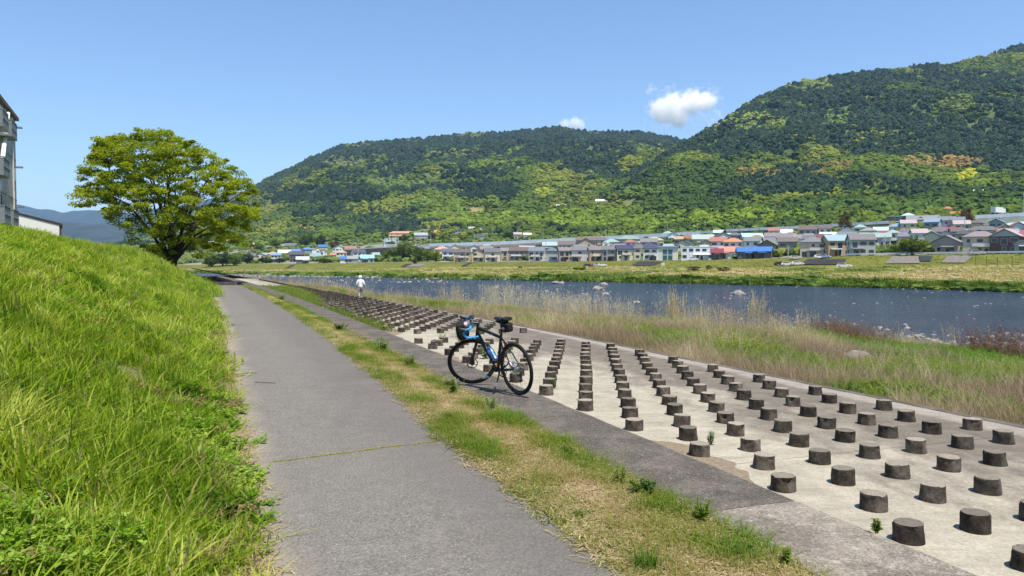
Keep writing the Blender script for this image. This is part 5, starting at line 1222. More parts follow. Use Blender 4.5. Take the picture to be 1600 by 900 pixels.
for y in (-1, 1): cb.tube([CL + Vector((.12, y * .2, .01)), CL + Vector((.2, y * .15, -.02)), CL + Vector((.17, y * .06, -.12)), CR + Vector((.05, y * .02, .0))], .0028, 5)
xf(cb, STEER).build('cable', m_black, bike, True)
def sack(c, d, name, seed, mat=m_blk2, p=3.2, wob=.06):
    bm = bmesh.new(); bmesh.ops.create_icosphere(bm, subdivisions=4, radius=1); from mathutils import noise as mn
    V = []
    for v in bm.verts:
        n = v.co; k = (abs(n.x) ** p + abs(n.y) ** p + abs(n.z) ** p) ** (-1 / p)
        q = n * k * (1 + wob * mn.noise(n * 2.3 + Vector((seed, 0, 0)))); V.append((c[0] + q.x * d[0], c[1] + q.y * d[1], c[2] + q.z * d[2]))
    F = [tuple(x.index for x in f.verts) for f in bm.faces]; bm.free(); return MB().add(V, F)
bx = CL + Vector((.14, 0, -.05))
hb_ = xf(sack((bx.x, 0, bx.z - .045), (.085, .14, .10), 'b', 1), STEER).build('handlebar_bag', m_blk2, bike, True)
xf(sack((bx.x + .0, .03, bx.z + .055), (.06, .085, .038), 'b', 2, wob=.14), STEER).build('bag_flap', m_blk2, hb_, True)
xf(sack((bx.x - .065, .03, bx.z + .05), (.03, .05, .03), 'b', 4), STEER).build('rolled_cloth', simple('pink_white_print', (.5, .33, .36), .8, .2, .5, 40), hb_, True)
xf(MB().box((bx.x + .02, .128, bx.z - .03), (.03, .01, .12)).box((bx.x + .02, -.128, bx.z - .03), (.03, .01, .12)), STEER).build('bag_strap', m_black, hb_)
xf(sack((CL.x - .015, -.09, CL.z + .035), (.04, .045, .02), 'b', 3), STEER).build('lamp_mount', m_black, bike, True)
xf(sack((CL.x - .01, -.02, CL.z + .03), (.014, .02, .016), 'b', 5), STEER).build('bell', simple('blue_plastic', (.04, .08, .3), .3), bike, True)
# saddle, post, bag
MB().tube([ST_ + Vector((0, 0, .0)), SD + Vector((.012, 0, -.05))], .0138, 10).build('seat_post', m_black, bike, True)
sv_ = []
sm = MB(); prof = [(.165, .018, .0), (.12, .024, .006), (.05, .034, .006), (-.02, .055, .004), (-.08, .072, .01), (-.12, .066, .014)]
for x, wd, z in prof:
    for a in np.linspace(0, 2 * math.pi, 13)[:-1]: sv_.append((SD.x + x, wd * math.cos(a), SD.z + z + (.024 if math.sin(a) > 0 else .016) * math.sin(a)))
sF = [(k * 12 + j, k * 12 + (j + 1) % 12, (k + 1) * 12 + (j + 1) % 12, (k + 1) * 12 + j) for k in range(5) for j in range(12)] + [tuple(range(12)), tuple(range(71, 59, -1))]
sm.add(sv_, sF); sa = sm.build('saddle', m_black, bike, True)
MB().tube([SD + Vector((.1, .02, -.01)), SD + Vector((0, .022, -.045)), SD + Vector((-.09, .03, -.01))], .0035, 6).tube([SD + Vector((.1, -.02, -.01)), SD + Vector((0, -.022, -.045)), SD + Vector((-.09, -.03, -.01))], .0035, 6).build('saddle_rail', m_alu, sa, True)
sb = sack((SD.x - .075, 0, SD.z - .095), (.085, .055, .062), 'b', 7, p=4.5, wob=.03).build('saddle_bag', m_blk2, bike, True)
MB().box((SD.x - .075, 0, SD.z - .055), (.165, .112, .006)).build('zip_line', m_dalu, sb)
xf(sack((SD.x + .02, 0, SD.z - .028), (.115, .045, .024), 'b', 8, wob=.12), I4).build('rolled_spare_tube', m_blk2, bike, True)
xf(sack((SD.x - .09, 0, SD.z + .012), (.06, .07, .024), 'b', 9, wob=.12), I4).build('saddle_pad', m_blk2, bike, True)
pts = [Vector((SD.x - .075 + .028 * math.cos(a), .0565, SD.z - .105 + .016 * math.sin(a))) for a in np.linspace(0, 2 * math.pi, 21)[:-1]]
MB().tube(pts, .003, 5, closed=True).build('oval_emblem', m_white, sb)
MB().box((SD.x - .075, .0565, SD.z - .105), (.034, .003, .006)).build('emblem_bar', m_white, sb)
MB().tube([ST_ + Vector((-.075, .0, -.08)), ST_ + Vector((-.10, 0, -.085))], .017, 12).build('rear_reflector', m_red, bike, True)
MB().tube([ST_ + Vector((-.03, 0, -.075)), ST_ + Vector((-.08, 0, -.082))], .006, 6).build('reflector_bracket', m_black, bike, True)
# drive train on the far side
ck = BB + Vector((0, -.06, 0))
crn = MB().tube([ck + Vector((.105 * math.cos(a), 0, .105 * math.sin(a))) for a in np.linspace(0, 6.283, 49)[:-1]], .005, 6, closed=True)
for k in range(5): a = k * 1.2566; crn.tube([ck, ck + Vector((.1 * math.cos(a), 0, .1 * math.sin(a)))], .006, 6)
cr = crn.build('chainring', m_dalu, bike, True)
for sg, a in ((-1, 2.6), (1, 2.6 + math.pi)):
    e = Vector((.17 * math.cos(a), 0, .17 * math.sin(a))); b = BB + Vector((0, sg * .075, 0))
    cw = MB().tube([BB + Vector((0, sg * .05, 0)), b, b + e], [.014, .013, .010], 8).build('crank', m_dalu, bike, True)
    MB().box(tuple(b + e + Vector((0, sg * .05, 0))), (.085, .075, .016)).box(tuple(b + e + Vector((0, sg * .05, .0))), (.05, .085, .026)).build('pedal', m_alu, cw, bevel=.003)
ch = MB().tube([ck + Vector((0, .0, .105)), RH + Vector((0, -.06, .05)), RH + Vector((-.045, -.06, .01)), RH + Vector((.0, -.06, -.05)), RH + Vector((.02, -.06, -.10)), RH + Vector((-.005, -.06, -.165)), RH + Vector((.03, -.06, -.17)), ck + Vector((-.02, 0, -.104)), ck + Vector((.07, 0, -.075)), ck + Vector((.1, 0, .02)), ck + Vector((.06, 0, .085))], .004, 5, closed=True)
ch.build('chain', m_dalu, bike, True)
dl = MB().tube([RH + Vector((.0, -.075, -.02)), RH + Vector((.015, -.075, -.09)), RH + Vector((.01, -.07, -.17))], [.015, .014, .008], 8).tube([RH + Vector((.02, -.07, -.10)), RH + Vector((.02, -.06, -.10))], .024, 12).tube([RH + Vector((.005, -.07, -.165)), RH + Vector((.005, -.06, -.165))], .022, 12)
dl.build('rear_derailleur', m_dalu, bike, True)
MB().tube([BB + Vector((-.01, -.03, .11)), BB + Vector((-.05, -.06, .13))], .014, 8).build('front_derailleur', m_alu, bike, True)
MB().box(tuple(RH + Vector((.03, .06, .06))), (.05, .025, .05), 0, .6).build('brake_caliper', m_alu, bike, bevel=.006)
ksb = Vector((.30, .04, .30)); ang = Vector((.20, .30, .0))
kst = MB().tube([Vector((.31, .045, .29)), Vector((.29, .12, .16))], [.013, .010], 8).tube([Vector((.29, .12, .16)), Vector((.265, .215, .022))], [.0085, .0075], 8).tube([Vector((.265, .215, .03)), Vector((.262, .225, .004))], .012, 8)
kst.build('kickstand', m_black, bike, True)
MB().tube([Vector((.2872, .129, .147)), Vector((.2795, .159, .104))], .0105, 8).build('kickstand_ring', m_alu, bike, True)
cg = CR.lerp(BB, .66); cdir = (CR - BB).normalized(); cup = Vector((-cdir.z, 0, cdir.x)) if cdir.x < 0 else Vector((-cdir.z, 0, cdir.x))
cage = MB()
for y in (-1, 1): cage.tube([cg + cdir * .07 + cup * .028 + Vector((0, y * .012, 0)), cg + cdir * .05 + cup * .068 + Vector((0, y * .041, 0)), cg - cdir * .05 + cup * .068 + Vector((0, y * .041, 0)), cg - cdir * .08 + cup * .03 + Vector((0, y * .012, 0))], .003, 5)
cage.build('bottle_cage', m_black, bike, True)
BM = Matrix.Translation(RC) @ Euler(bike.rotation_euler).to_matrix().to_4x4()
bc = cg - cdir * .085 + cup * .068
bq = cdir.to_track_quat('Z', 'Y').to_matrix().to_4x4()
bt = empty('water_bottle', (0, 0, 0), 0, 'blue sports bottle held in the bicycle frame cage', 'bottle'); bt.matrix_world = BM @ Matrix.Translation(bc) @ bq
m_bot = simple('clear_blue_plastic', (.13, .30, .62), .25, .5, .15, 20); m_botd = simple('blue_cap_plastic', (.03, .16, .55), .35, .5)
MB().lathe([(.030, 0), (.036, .006), (.0365, .075), (.033, .085), (.033, .098), (.0365, .108), (.0365, .165), (.034, .172)], 18).build('body', m_bot, bt, True)
MB().lathe([(.0365, .1725), (.0365, .188), (.026, .2)], 18).build('cap', m_botd, bt, True)
MB().lathe([(.013, .2005), (.014, .215), (.011, .225)], 14).build('spout', m_botd, bt, True)
MB().lathe([(.0369, .118), (.0371, .12), (.0371, .15), (.0369, .152)], 18).build('pale_band', simple('pale_print', (.45, .55, .75), .4), bt, True)
kz = BM @ Vector((.44, .03, .335))
MB().lathe([(.018, 0), (.019, .004), (.019, .02), (.014, .024)], 12).build('cable_lock_end', simple('orange_plastic', (.6, .22, .02), .4), bike, True, loc=(.45, .0, .33))

# ------------------------------------------------------------------ walker in white
PX, PY = float(U(563)) * 57, 57.0
ps, pt = toST(np.array(PX), np.array(PY)); PZ = float(river_z(ps, pt))
walker = empty('person', (PX, PY, PZ), math.atan2(PX, PY) * -1, 'person in white hooded jacket and pale trousers seen from behind, walking beyond the pegs', 'person')
m_cloth = simple('white_cloth', (.80, .81, .84), .8, .2, .05, 12, 0, .3); m_trs = simple('pale_trousers', (.55, .54, .58), .85, .2, .08, 12); m_skin = simple('skin', (.45, .27, .19), .6, .3, .05); m_shoe = simple('grey_shoe', (.4, .4, .4), .7)
m_trd = simple('dark_trouser_leg', (.10, .09, .12), .85)  # shade on one leg put into the trouser colour
def skin(name, verts, edges, mat, parent, lv=2):
    me = bpy.data.meshes.new(name); me.from_pydata([v[:3] for v in verts], edges, []); me.materials.append(mat)
    o = link(name, me, parent); sk = o.modifiers.new('s', 'SKIN'); sk.use_smooth_shade = True
    for i, v in enumerate(verts):
        d = me.skin_vertices[0].data[i]; d.radius = (v[3], v[4] if len(v) > 4 else v[3]); d.use_root = i == 0
    o.modifiers.new('u', 'SUBSURF').render_levels = lv; return o
# facing away (+y); mid-stride, weight on the left foot
bodyv = [(0, 0, .88, .15, .115), (0, .01, 1.05, .13, .10), (0, .02, 1.25, .16, .11), (0, .03, 1.36, .13, .09), (0, .04, 1.43, .05), (0, .055, 1.52, .078, .09), (0, .06, 1.60, .075, .085),
         (-.17, .03, 1.345, .062), (-.25, .0, 1.14, .05), (-.285, .03, .93, .04), (-.29, .05, .86, .03),
         (.17, .03, 1.345, .062), (.265, -.03, 1.15, .05), (.33, .02, .96, .04), (.345, .04, .89, .03),
         (-.085, .0, .80, .088), (-.08, .10, .46, .062), (-.075, .06, .10, .043), (-.075, .16, .04, .04),
         (.085, .0, .80, .088), (.08, -.02, .45, .062), (.075, -.28, .16, .043), (.075, -.24, .05, .036)]
bodye = [(0, 1), (1, 2), (2, 3), (3, 4), (4, 5), (5, 6), (3, 7), (7, 8), (8, 9), (9, 10), (3, 11), (11, 12), (12, 13), (13, 14), (0, 15), (15, 16), (16, 17), (17, 18), (0, 19), (19, 20), (20, 21), (21, 22)]
skin('body', bodyv, bodye, m_skin, walker)
skin('jacket', [(0, 0, .80, .185, .145), (0, .01, .95, .165, .13), (0, .02, 1.2, .185, .135), (0, .03, 1.35, .155, .115), (0, .04, 1.42, .075), (-.18, .03, 1.345, .08), (-.255, 0, 1.14, .066), (-.285, .03, .95, .055), (.18, .03, 1.345, .08), (.27, -.03, 1.15, .066), (.33, .02, .98, .055)],
     [(0, 1), (1, 2), (2, 3), (3, 4), (3, 5), (5, 6), (6, 7), (3, 8), (8, 9), (9, 10)], m_cloth, walker)
skin('hood', [(0, .03, 1.41, .09, .09), (0, .045, 1.50, .102, .112), (0, .05, 1.6, .095, .105), (0, .055, 1.66, .05, .06)], [(0, 1), (1, 2), (2, 3)], m_cloth, walker)
MB().lathe([(.155, 1.60), (.16, 1.605), (.105, 1.63), (.10, 1.69), (.07, 1.73)], 16, Matrix.Translation((0, .06, 0))).build('hat', m_cloth, walker, True)
skin('trouser_leg', [(-.085, 0, .84, .105), (-.08, .10, .46, .08), (-.075, .06, .11, .06)], [(0, 1), (1, 2)], m_trs, walker)
skin('trouser_leg', [(.085, 0, .84, .105), (.08, -.02, .45, .08), (.075, -.26, .18, .06)], [(0, 1), (1, 2)], m_trd, walker)['label'] = 'trouser leg with its shade painted dark'
for sx, y, z, rx in ((-.075, .13, .045, 0), (.075, -.25, .09, .7)):
    skin('shoe', [(sx, y - .1, z, .045, .04), (sx, y, z - .005, .047, .04), (sx, y + .11, z - .012, .04, .03)], [(0, 1), (1, 2)], m_shoe, walker)
for sg, hx, hy, hz in ((-1, -.29, .05, .86), (1, .345, .04, .89)):
    hv = [(hx, hy, hz, .024, .016), (hx, hy + .01, hz - .05, .034, .016), (hx, hy + .015, hz - .08, .03, .014)]; he = [(0, 1), (1, 2)]
    for f in range(4):
        b = len(hv); x_ = hx + (f - 1.5) * .016; L_ = (.07, .08, .075, .058)[f]
        hv += [(x_, hy + .017, hz - .09, .0085), (x_ + .002 * sg, hy + .024, hz - .09 - L_ * .55, .008), (x_, hy + .04, hz - .09 - L_, .007)]; he += [(2, b), (b, b + 1), (b + 1, b + 2)]
    b = len(hv); hv += [(hx - sg * .03, hy + .03, hz - .05, .010), (hx - sg * .035, hy + .045, hz - .085, .008)]; he += [(1, b), (b, b + 1)]
    skin('hand', hv, he, m_skin, walker, 1)

# ------------------------------------------------------------------ stone on a peg, twigs, boulders, block for a shadow
m_rock = conc('river_stone', (.16, .15, .135), (.30, .285, .26), (.46, .44, .41), 1.5).m
m_rockd = conc('dark_stone', (.06, .055, .05), (.12, .11, .10), (.2, .19, .17), 3).m
def rock_mesh(seed, sub=3):
    bm = bmesh.new(); bmesh.ops.create_icosphere(bm, subdivisions=sub, radius=1); from mathutils import noise as mn
    for v in bm.verts:
        p = v.co; v.co = p * (1 + .35 * mn.noise(p * 1.1 + Vector((seed * 3.7, 0, 0))) + .12 * mn.noise(p * 3 + Vector((0, seed, 0)))); v.co.z *= .62
    me = bpy.data.meshes.new('stone'); bm.to_mesh(me); bm.free(); me.materials.append(m_rock); me.polygons.foreach_set("use_smooth", np.ones(len(me.polygons), dtype=bool)); return me
rocks = [rock_mesh(i) for i in range(6)]
lone = [c for c in cand if c[3] == 6 and c[4] == 0] or [c for c in cand if c[3] == 5 and c[4] == 0]
c = lone[0]; o = link('stone', rock_mesh(11), None, (c[1] + .03, c[2], c[5] + .127 + .035), (0, 0, 1)); o.scale = (.085, .065, .07); o.data.materials[0] = m_rockd
tag(o, 'dark stone lying on top of the lone peg left of the front wheel', 'stone')
def put(px, Y): X = float(U(px)) * Y; s_, t_ = toST(np.array(X), np.array(Y)); return X, Y, float(river_z(s_, t_))
for i, (px, Y, r_, lab) in enumerate(((1345, 21.5, .50, 'pale boulder half hidden in the dry grass beyond the apron'), (1362, 20.6, .26, 'smaller pale stone leaning on the boulder in dry grass'), (1510, 14.8, .24, 'pale stone in dry grass near the right edge'), (1175, 22, .14, 'small pale stone at the apron edge beyond the pegs'), (1240, 26, .3, 'grey stone among weeds above the middle of the apron'), (1290, 23.5, .13, 'little stone in the dry grass left of the boulder'), (945, 26.5, .16, 'small pale stone at the edge beam behind the bicycle'), (1598, 15.5, .3, 'grey stone cut by the right edge in dry grass'))):
    X, Y, Z = put(px, Y); o = link('stone', rocks[i % 6], None, (X, Y, Z + .12 * r_), (0, 0, i * 1.3)); o.scale = (r_, r_ * .8, r_ * .95); tag(o, lab, 'stone')
for i, (px, v, r_, lab) in enumerate(((1153, 460.5, 1.0, 'largest rounded boulder standing in the river'), (934, 453, 1.1, 'pale boulder in the riffle mid river'), (995, 474.5, .55, 'pale tan rock in the water above the green bank'), (946, 461, .6, 'small pale rock below the mid river boulder'), (868, 443.5, 1.0, 'pale rock near the far bank, left of two'), (877, 443.8, .9, 'pale rock near the far bank, right of two'), (943, 445.5, .9, 'flat pale rock close under the far bank'), (775, 451, .7, 'dark rock in the water above the reeds'), (1437, 527.5, .34, 'white stone group at the water edge on the right'), (1552, 528.5, .26, 'round white stone in the shallows at right'), (1570, 544, .22, 'white stone at the waterline far right'))):
    Y = (EYE - WATER_Z) * 1200 / (v - 410); X = float(U(px)) * Y
    o = link('rock', rocks[(i + 2) % 6], None, (X, Y, WATER_Z + .15 * r_), (0, 0, i * 2.1)); o.scale = (r_, r_ * .75, r_ * .8); tag(o, lab, 'rock')
lw = MB()
for s_ in np.arange(57.0, 57.01): pass
a = ST(61.5, .2); b = ST(61.2, 2.35)
mid = Vector(((a[0] + b[0]) / 2, (a[1] + b[1]) / 2, .06)); dx, dy = float(b[0] - a[0]), float(b[1] - a[1])
tag(MB().box(mid, (math.hypot(dx, dy), .35, .36), math.atan2(dy, dx)).build('shadow_block', m_rockd, bevel=.02), 'low dark block standing in for a shadow across the far end of the path', 'shadow stand-in')  # solid dark block added in place of a cast shadow
m_twig = simple('dry_twig', (.10, .07, .05), .9, .1, .3, 30)
for i, (px, v, rz_, lab) in enumerate(((382, 586, .5, 'forked dry twig on the left side of the path'), (412, 600, 2.9, 'thin dry twig lying on the path right of the forked one'))):
    Y = EYE * 1200 / (v - 410); X = float(U(px)) * Y
    o = empty('twig', (X, Y, .012), rz_, lab, 'twig')
    MB().tube([(-.16, 0, 0), (0, .02, .008), (.16, -.01, .004)], [.005, .005, .003], 5).tube([(.02, .015, .008), (.12, .07, .01)], [.004, .002], 5).build('stick', m_twig, o)
# ================================================================== GROWTH
m_grass = foliage('grass_blades', .45, .5, True, .12)
m_dry = foliage('dry_stems', .25, .8, True, .15)
def blades(n, rad, h0, h1, w, lean, seed, mat, segs=4, droop=.5, up=0.0, plume=0):
    r = random.Random(seed); V = []; F = []
    for _ in range(n):
        a = r.uniform(0, 6.283); q = rad * math.sqrt(r.random()); x, y = q * math.cos(a), q * math.sin(a)
        d = r.uniform(0, 6.283); h = r.uniform(h0, h1); ln = abs(r.gauss(0, lean)); ww = w * r.uniform(.6, 1.3); tw = r.uniform(-.6, .6) + d + 1.57
        sx, sy = math.cos(tw) * ww / 2, math.sin(tw) * ww / 2; b = len(V)
        for k in range(segs + 1):
            f = k / segs; out = h * (ln * f + droop * ln * f * f * 1.6); z = h * (f - .45 * droop * min(1.2, ln) * f ** 3)
            px_, py_ = x + math.cos(d) * out, y + math.sin(d) * out; tp_ = (1 - f ** 2.2) * .97 + .03
            V += [(px_ - sx * tp_, py_ - sy * tp_, z), (px_ + sx * tp_, py_ + sy * tp_, z)]
            if k: j = b + 2 * k; F.append((j - 2, j - 1, j + 1, j))
        if plume:
            for _k in range(plume):
                f = r.uniform(.72, 1.0); out = h * (ln * f + droop * ln * f * f * 1.6); z = h * (f - .45 * droop * min(1.2, ln) * f ** 3)
                c = Vector((x + math.cos(d) * out, y + math.sin(d) * out, z)); e = Vector((r.gauss(0, .05), r.gauss(0, .05), r.uniform(.05, .16))) * h * .55; o_ = Vector((r.gauss(0, 1), r.gauss(0, 1), 0)).normalized() * w * 1.1
                b2 = len(V); V += [c - o_, c + o_, c + e]; F.append((b2, b2 + 1, b2 + 2))
    return mesh('clump_kind', V, F, mat)
def leafy(n, rad, h, size, seed, mat, wide=.5, stems=6):
    """broad-leaved herb: stems carrying many small leaves"""
    r = random.Random(seed); V = []; F = []
    for s_ in range(stems):
        a = r.uniform(0, 6.283); q = rad * math.sqrt(r.random()); tip = Vector((q * math.cos(a) * 1.5, q * math.sin(a) * 1.5, h * r.uniform(.6, 1))); root = Vector((q * math.cos(a) * .5, q * math.sin(a) * .5, 0))
        b = len(V); w_ = Vector((.004, 0, 0)); V += [root - w_, root + w_, tip + w_ * .5, tip - w_ * .5]; F.append((b, b + 1, b + 2, b + 3))
        for k in range(n):
            f = r.uniform(.15, 1); c = root.lerp(tip, f); d = r.uniform(0, 6.283); L = size * r.uniform(.6, 1.3) * (1.2 - .5 * f); up = r.uniform(-.1, .8)
            dr = Vector((math.cos(d), math.sin(d), up)).normalized(); sd_ = Vector((-math.sin(d), math.cos(d), r.uniform(-.3, .3))) * L * wide * .5
            b = len(V); V += [c, c + dr * L * .5 + sd_, c + dr * L - Vector((0, 0, L * .15)), c + dr * L * .5 - sd_]; F.append((b, b + 1, b + 2, b + 3))
    return mesh('herb_kind', V, F, mat)
def field(n, s0, s1, tl, tr, dens=None):
    s = rng.uniform(s0, s1, n); f = rng.random(n); a = tl(s); b = tr(s); t = a + (b - a) * f; return s, t
def place(s, t, zf): X, Y = ST(s, t); return X, Y, zf(s, t)
def mixc(cols, f): # piecewise colour from a 0..1 value
    cols = np.asarray(cols); x = np.clip(f, 0, 1) * (len(cols) - 1); i = np.minimum(x.astype(int), len(cols) - 2); g = (x - i)[:, None]; return cols[i] * (1 - g) + cols[i + 1] * g

# ---- long grass of the bank
gk = [blades(17, .13, .05, .17, .013, .65, i, m_grass, 4, .4) for i in range(4)] + [blades(13, .12, .05, .13, .011, .8, 10 + i, m_grass) for i in range(3)] + [blades(6, .10, .12, .27, .018, .6, 20 + i, m_grass, 5, .7) for i in range(2)] + \
     [leafy(18, .13, .13, .045, 30 + i, m_grass, .6, 9) for i in range(3)] + [blades(30, .3, .06, .17, .018, .6, 40 + i, m_grass, 3) for i in range(2)] + [blades(6, .12, .15, .3, .0035, .4, 50 + i, m_grass, 3, .3, 0, 3) for i in range(2)]
PP = []; RR_ = []; SS_ = []; II = []; TT = []
for (d0, d1, den) in ((1.2, 6.5, 290), (6.5, 13, 150), (13, 28, 52), (28, 95, 15)):
    n = int(den * (d1 - d0) * 7.3); s, t = field(n, d0 * .85, d1, lambda s: 0 * s - 6.9, lambda s: path_left(s) + .13)
    X, Y, z = place(s, t, bank_z); d = np.hypot(X, Y); k = (Y > .4) & (d >= d0 * .85) & (np.abs(X / np.maximum(Y, .1)) < 1.3)
    s, t, X, Y, z = (a[k] for a in (s, t, X, Y, z)); n = len(s)
    pl = path_left(s); edge = np.clip((pl + .13 - t) / .6, 0, 1)
    bare = fbm(s * 1.1, t * 1.1, 4, 131); keep = rng.random(n) < np.clip(.22 + edge * 1.0 - 1.3 * sstep(.6, .7, bare) * (t > -3.2), .05, 1)
    s, t, X, Y, z, edge, bare = (a[keep] for a in (s, t, X, Y, z, edge, bare)); n = len(s)
    g1 = fbm(s * .55, t * .8, 4, 132); g2 = fbm(s * 2.2, t * 2.2, 3, 133); r = rng.random(n)
    if d0 < 13: ix = np.where(r < .50, rng.integers(0, 4, n), np.where(r < .86, rng.integers(4, 7, n), np.where(r < .93, rng.integers(7, 9, n), rng.integers(14, 16, n))))
    else: ix = np.where(r < .55, rng.integers(0, 4, n), rng.integers(12, 14, n))
    herb = (sstep(.62, .74, fbm(s * .9, t * 1.1, 3, 134)) > rng.random(n)); ix = np.where(herb & (rng.random(n) < .75), rng.integers(9, 12, n), ix)
    col = mixc([(.06, .125, .008), (.15, .255, .012), (.26, .37, .026), (.44, .49, .11)], 0.55 * (g1 - .5) + 1.0 * (g2 - .5) + .5 + .7 * (rng.random(n) - .5) + .12 * (1 - edge))
    col[herb] *= np.array((.8, .95, .9)); dry = rng.random(n) < .06 + .2 * (1 - edge); col[dry] = np.array((.34, .28, .13)) * (.7 + .5 * rng.random((dry.sum(), 1)))
    hs = (.62 + .62 * edge) * rng.uniform(.75, 1.2, n)
    PP.append(np.c_[X, Y, z]); RR_.append(np.c_[rng.normal(0, .08, (n, 2)) + np.c_[0 * t, 0 * t + .04], rng.uniform(0, 6.28, n)]); SS_.append(np.c_[rng.uniform(.85, 1.2, n), rng.uniform(.85, 1.2, n), hs]); II.append(ix); TT.append(col)
scatter('long_grass', gk, np.concatenate(PP), np.concatenate(RR_), np.concatenate(SS_), np.concatenate(II), np.concatenate(TT), 'lush long green grass and herbs covering the bank', 'grass')
print('bank grass', sum(map(len, PP)))
# behind the crest and round the tree foot
n = 2600; s, t = field(n, 40, 110, lambda s: 0 * s - 9, lambda s: 0 * s + .3); X, Y, z = place(s, t, bank_z); k = X / Y > -.75; X, Y, z, s, t = X[k], Y[k], z[k], s[k], t[k]; n = len(X)
scatter('far_bank_grass', [blades(40, .6, .12, .35, .03, .55, 60 + i, m_grass, 3) for i in range(3)], np.c_[X, Y, z], np.c_[np.zeros((n, 2)), rng.uniform(0, 6, n)], rng.uniform(.8, 1.3, n), rng.integers(0, 3, n), mixc([(.17, .28, .03), (.30, .38, .06)], rng.random(n)), 'grass on the far end of the bank under the tree', 'grass')

# ---- verge: short trodden grass, straw litter
vk = [blades(14, .07, .015, .05, .0042, 1.1, 70 + i, m_grass, 3) for i in range(4)] + [blades(16, .09, .03, .085, .005, .9, 80 + i, m_grass, 3) for i in range(3)]
def litter(n, rad, L, w, seed):
    r = random.Random(seed); V = []; F = []
    for _ in range(n):
        a = r.uniform(0, 6.283); q = rad * math.sqrt(r.random()); c = Vector((q * math.cos(a), q * math.sin(a), r.uniform(.002, .012))); d = r.uniform(0, 6.283); l = L * r.uniform(.4, 1.2)
        dr = Vector((math.cos(d), math.sin(d), r.uniform(-.12, .2))) * l / 2; sd_ = Vector((-math.sin(d), math.cos(d), 0)) * w / 2; b = len(V); V += [c - dr - sd_, c - dr + sd_, c + dr + sd_, c + dr - sd_]; F.append((b, b + 1, b + 2, b + 3))
    return mesh('litter_kind', V, F, m_dry)
lk = [litter(16, .1, .05, .004, 90 + i) for i in range(3)]
PP = []; RR_ = []; SS_ = []; II = []; TT = []
for (d0, d1, den) in ((2.5, 8, 900), (8, 16, 420), (16, 34, 150), (34, 80, 34)):
    n = int(den * (d1 - d0) * 1.1); s, t = field(n, d0 * .8, d1, lambda s: path_right(s) - .03, lambda s: 0 * s + STRIP_L + .04)
    X, Y, z = place(s, t, verge_z); a = path_right(s); f = (t - a) / (STRIP_L - a); d = np.hypot(X, Y)
    mid = np.exp(-((f - .52 - .12 * (fbm(s * .5, 0 * s, 2, 141) - .5)) / .17) ** 2); g = fbm(s * 2.4, t * 3.2, 4, 142); g3 = fbm(s * .8, t * 1.5, 3, 143)
    far = sstep(8, 22, s)
    keep = (rng.random(n) < np.clip(.85 - .62 * mid * (1 - .4 * far) + 1.8 * (g - .5), .06, 1)) & (Y > .5); s, t, X, Y, z, f, g, g3, mid, far = (q[keep] for q in (s, t, X, Y, z, f, g, g3, mid, far)); n = len(s)
    tuft = (g > .55) & (rng.random(n) < .35) & (mid < .5); ix = np.where(tuft, rng.integers(4, 7, n), rng.integers(0, 4, n))
    col = mixc([(.38, .31, .15), (.29, .28, .085), (.20, .25, .035), (.12, .21, .022)], (g - .5) * 1.3 + .62 * (1 - mid) + .02 + .15 * tuft + .35 * (rng.random(n) - .5) + .22 * far)
    PP.append(np.c_[X, Y, z]); RR_.append(np.c_[rng.normal(0, .1, (n, 2)), rng.uniform(0, 6.28, n)]); SS_.append(rng.uniform(.8, 1.35, n) * (1 + .5 * sstep(16, 40, s))); II.append(ix); TT.append(col)
scatter('verge_grass', vk, np.concatenate(PP), np.concatenate(RR_), np.concatenate(SS_), np.concatenate(II), np.concatenate(TT), 'short half dry grass on the verge between path and concrete strip', 'grass')
print('verge', sum(map(len, PP)))
n = 5200; s = rng.uniform(2.2, 26, n) ** 1; s = 2.2 + (s - 2.2) * rng.random(n) ** .6; side = rng.random(n) < .42
t = np.where(side, path_left(s) + rng.normal(-.03, .07, n), path_right(s) + rng.uniform(-.03, .95, n)); X, Y = ST(s, t); z = np.where(side, .008, np.maximum(verge_z(s, t), .006))
scatter('straw_litter', lk, np.c_[X, Y, z], np.c_[np.zeros((n, 2)), rng.uniform(0, 6, n)], rng.uniform(.7, 1.4, n), rng.integers(0, 3, n), mixc([(.30, .22, .12), (.52, .44, .27)], rng.random(n)), 'dead straw scattered along both edges of the path', 'straw')
# moss and grass in the path crack
f = rng.random(420); f = f[(f > .16)]; n = len(f); s = crack(6.9, f, 0, 1) + rng.normal(0, .006, n); t = path_left(s) + (path_right(s) - path_left(s)) * f; X, Y = ST(s, t)
scatter('crack_moss', [blades(9, .012, .004, .016, .004, .9, 95 + i, m_grass, 2) for i in range(3)], np.c_[X, Y, 0 * X + .002], np.c_[np.zeros((n, 2)), rng.uniform(0, 6, n)], rng.uniform(.7, 1.3, n), rng.integers(0, 3, n), mixc([(.42, .39, .15), (.34, .34, .08)], rng.random(n)), 'yellowish moss and tiny grass growing in the crack across the path', 'moss')

